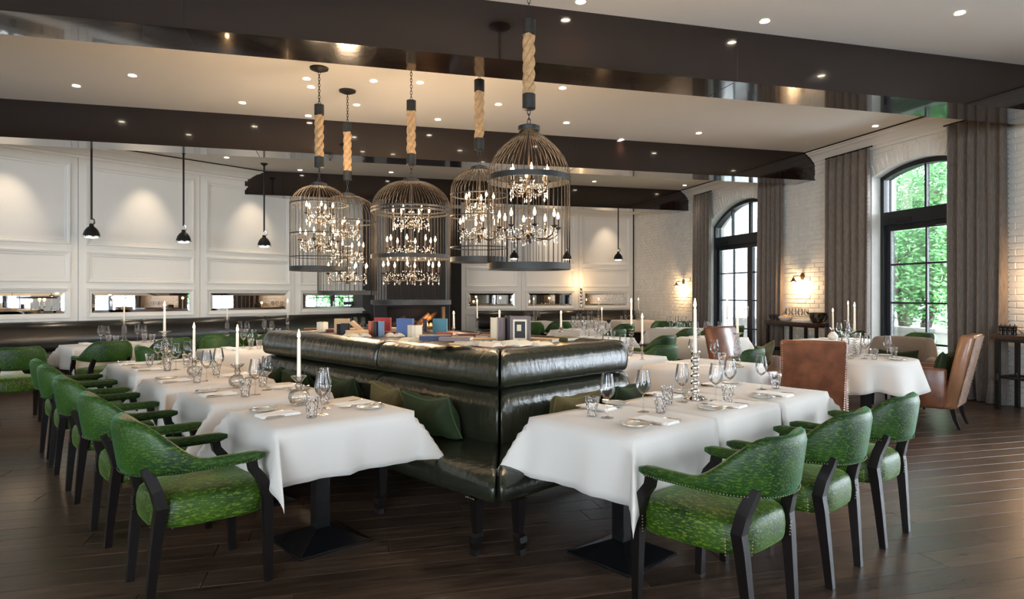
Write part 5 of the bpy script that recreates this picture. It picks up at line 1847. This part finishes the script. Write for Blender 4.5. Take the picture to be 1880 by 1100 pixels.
# ---- recessed downlights
DLM = MB().lathe([(.052, CEIL - .006), (.046, CEIL - .010), (.040, CEIL - .002)], 20, cap=False).mesh('trim_ring', 'cornice', True)
DLD = MB().lathe([(.041, CEIL - .004), (.001, CEIL - .004)], 20, cap=False).mesh('lamp_disc', 'downlight', False)
DL = [(140, 157), (243, 138), (445, 188), (563, 144), (571, 159), (686, 148), (566, 212), (655, 192), (804, 219), (771, 151), (915, 191), (1033, 161), (1040, 225), (1283, 244), (1141, 256), (1607, 231),
      (1404, 38), (1762, 23), (1066, 2), (416, 289), (551, 312), (718, 316), (1091, 333), (1257, 340)]
for i, (px, py) in enumerate(DL):
    x, y = P(px, py, CEIL)
    t = thing('downlight', '', 'ceiling light', (x, y, 0))
    a = bpy.data.objects.new('trim_ring', DLM); C.objects.link(a); a.parent = t
    a = bpy.data.objects.new('lamp_disc', DLD); C.objects.link(a); a.parent = t
    DLAB = ['nearest the edge of the picture in the bay between the two long beams', 'second from the picture edge in the bay between the two long beams', 'beside the second long beam, before the first birdcage rope', 'just under the first rope rose, upper of a close pair',
            'just under the first rope rose, lower of a close pair', 'between the second and third ropes, close to the front beam', 'beside the first rope cap, against the second long beam', 'beside the second rope rose', 'between the third and fourth ropes, against the second beam',
            'right of the third rope at the front beam edge', 'between the fourth and the front rope', 'right of the front rope, close to the front beam', 'right of the front birdcage hook', 'alone in the middle of the window end of the bay', 'against the second beam over the far windows',
            'in front of the window cornice beside the near curtain', 'in the nearest ceiling bay above the middle of the front beam', 'in the nearest ceiling bay at the window end', 'at the very top of the picture beside the front rope chain', 'in the far bay above the second pendant',
            'in the far bay between the third pendant and the first cage', 'in the far bay over the widest birdcage', 'in the far bay right of the front birdcage', 'in the far bay at the window end'][i]
    t['label'] = 'recessed downlight ' + DLAB; t['group'] = 'recessed ceiling downlights'
    light('downlight_beam', 'SPOT', (x, y, CEIL - .03), 26 * LAMP, (1, .84, .66), rot=(0, 0, 0), spot_size=R(96), spot_blend=1, shadow_soft_size=.06)
for i, (px, py, tx) in enumerate(((290, 290, -1), (455, 313, .2), (528, 317, 1.3))):
    x, y = P(px, py, CEIL)
    t = thing('spotlight_head', 'tiny ceiling spotlight on a stalk aimed at the panelling, %s' % ('over the second pendant', 'next to the far beam end', 'in front of the far beam')[i], 'lamp', (x, y, 0), group='small ceiling spotlights')
    MB().lathe([(.03, CEIL - .012), (.03, CEIL - .001)], 12).obj('base', 'silver', t)
    MB().tube([(0, 0, CEIL - .12), (0, 0, CEIL - .01)], .006, 6).obj('stalk', 'silver', t)
    MB().lathe([(.012, CEIL - .11), (.03, CEIL - .17), (.026, CEIL - .17)], 12, cap=False).obj('head', 'silver', t)
for x in (-4.2, -1.5, .55, 2.6):        # wall-washing spots of the panelled wall
    q = LW0 + LWD * x + LWN * .75
    tgt = LW0 + LWD * x
    v = Vector((tgt.x - q.x, tgt.y - q.y, -1.25))
    o = light('wall_wash', 'SPOT', (q.x, q.y, CEIL - .08), 60 * LAMP, (1, .80, .58), spot_size=R(50), spot_blend=1, shadow_soft_size=.03)
    o.rotation_euler = v.to_track_quat('-Z', 'Y').to_euler()
for x in (.9, 2.6, 4.3):
    q = BW0 + BWD * x + BWN * .75; tgt = BW0 + BWD * x
    v = Vector((tgt.x - q.x, tgt.y - q.y, -1.25))
    o = light('wall_wash', 'SPOT', (q.x, q.y, CEIL - .08), 60 * LAMP, (1, .78, .55), spot_size=R(50), spot_blend=1, shadow_soft_size=.03)
    o.rotation_euler = v.to_track_quat('-Z', 'Y').to_euler()

for o in list(bpy.data.objects):
    if o.type == 'MESH' and o.name.startswith('napkin_probe'): bpy.data.objects.remove(o)
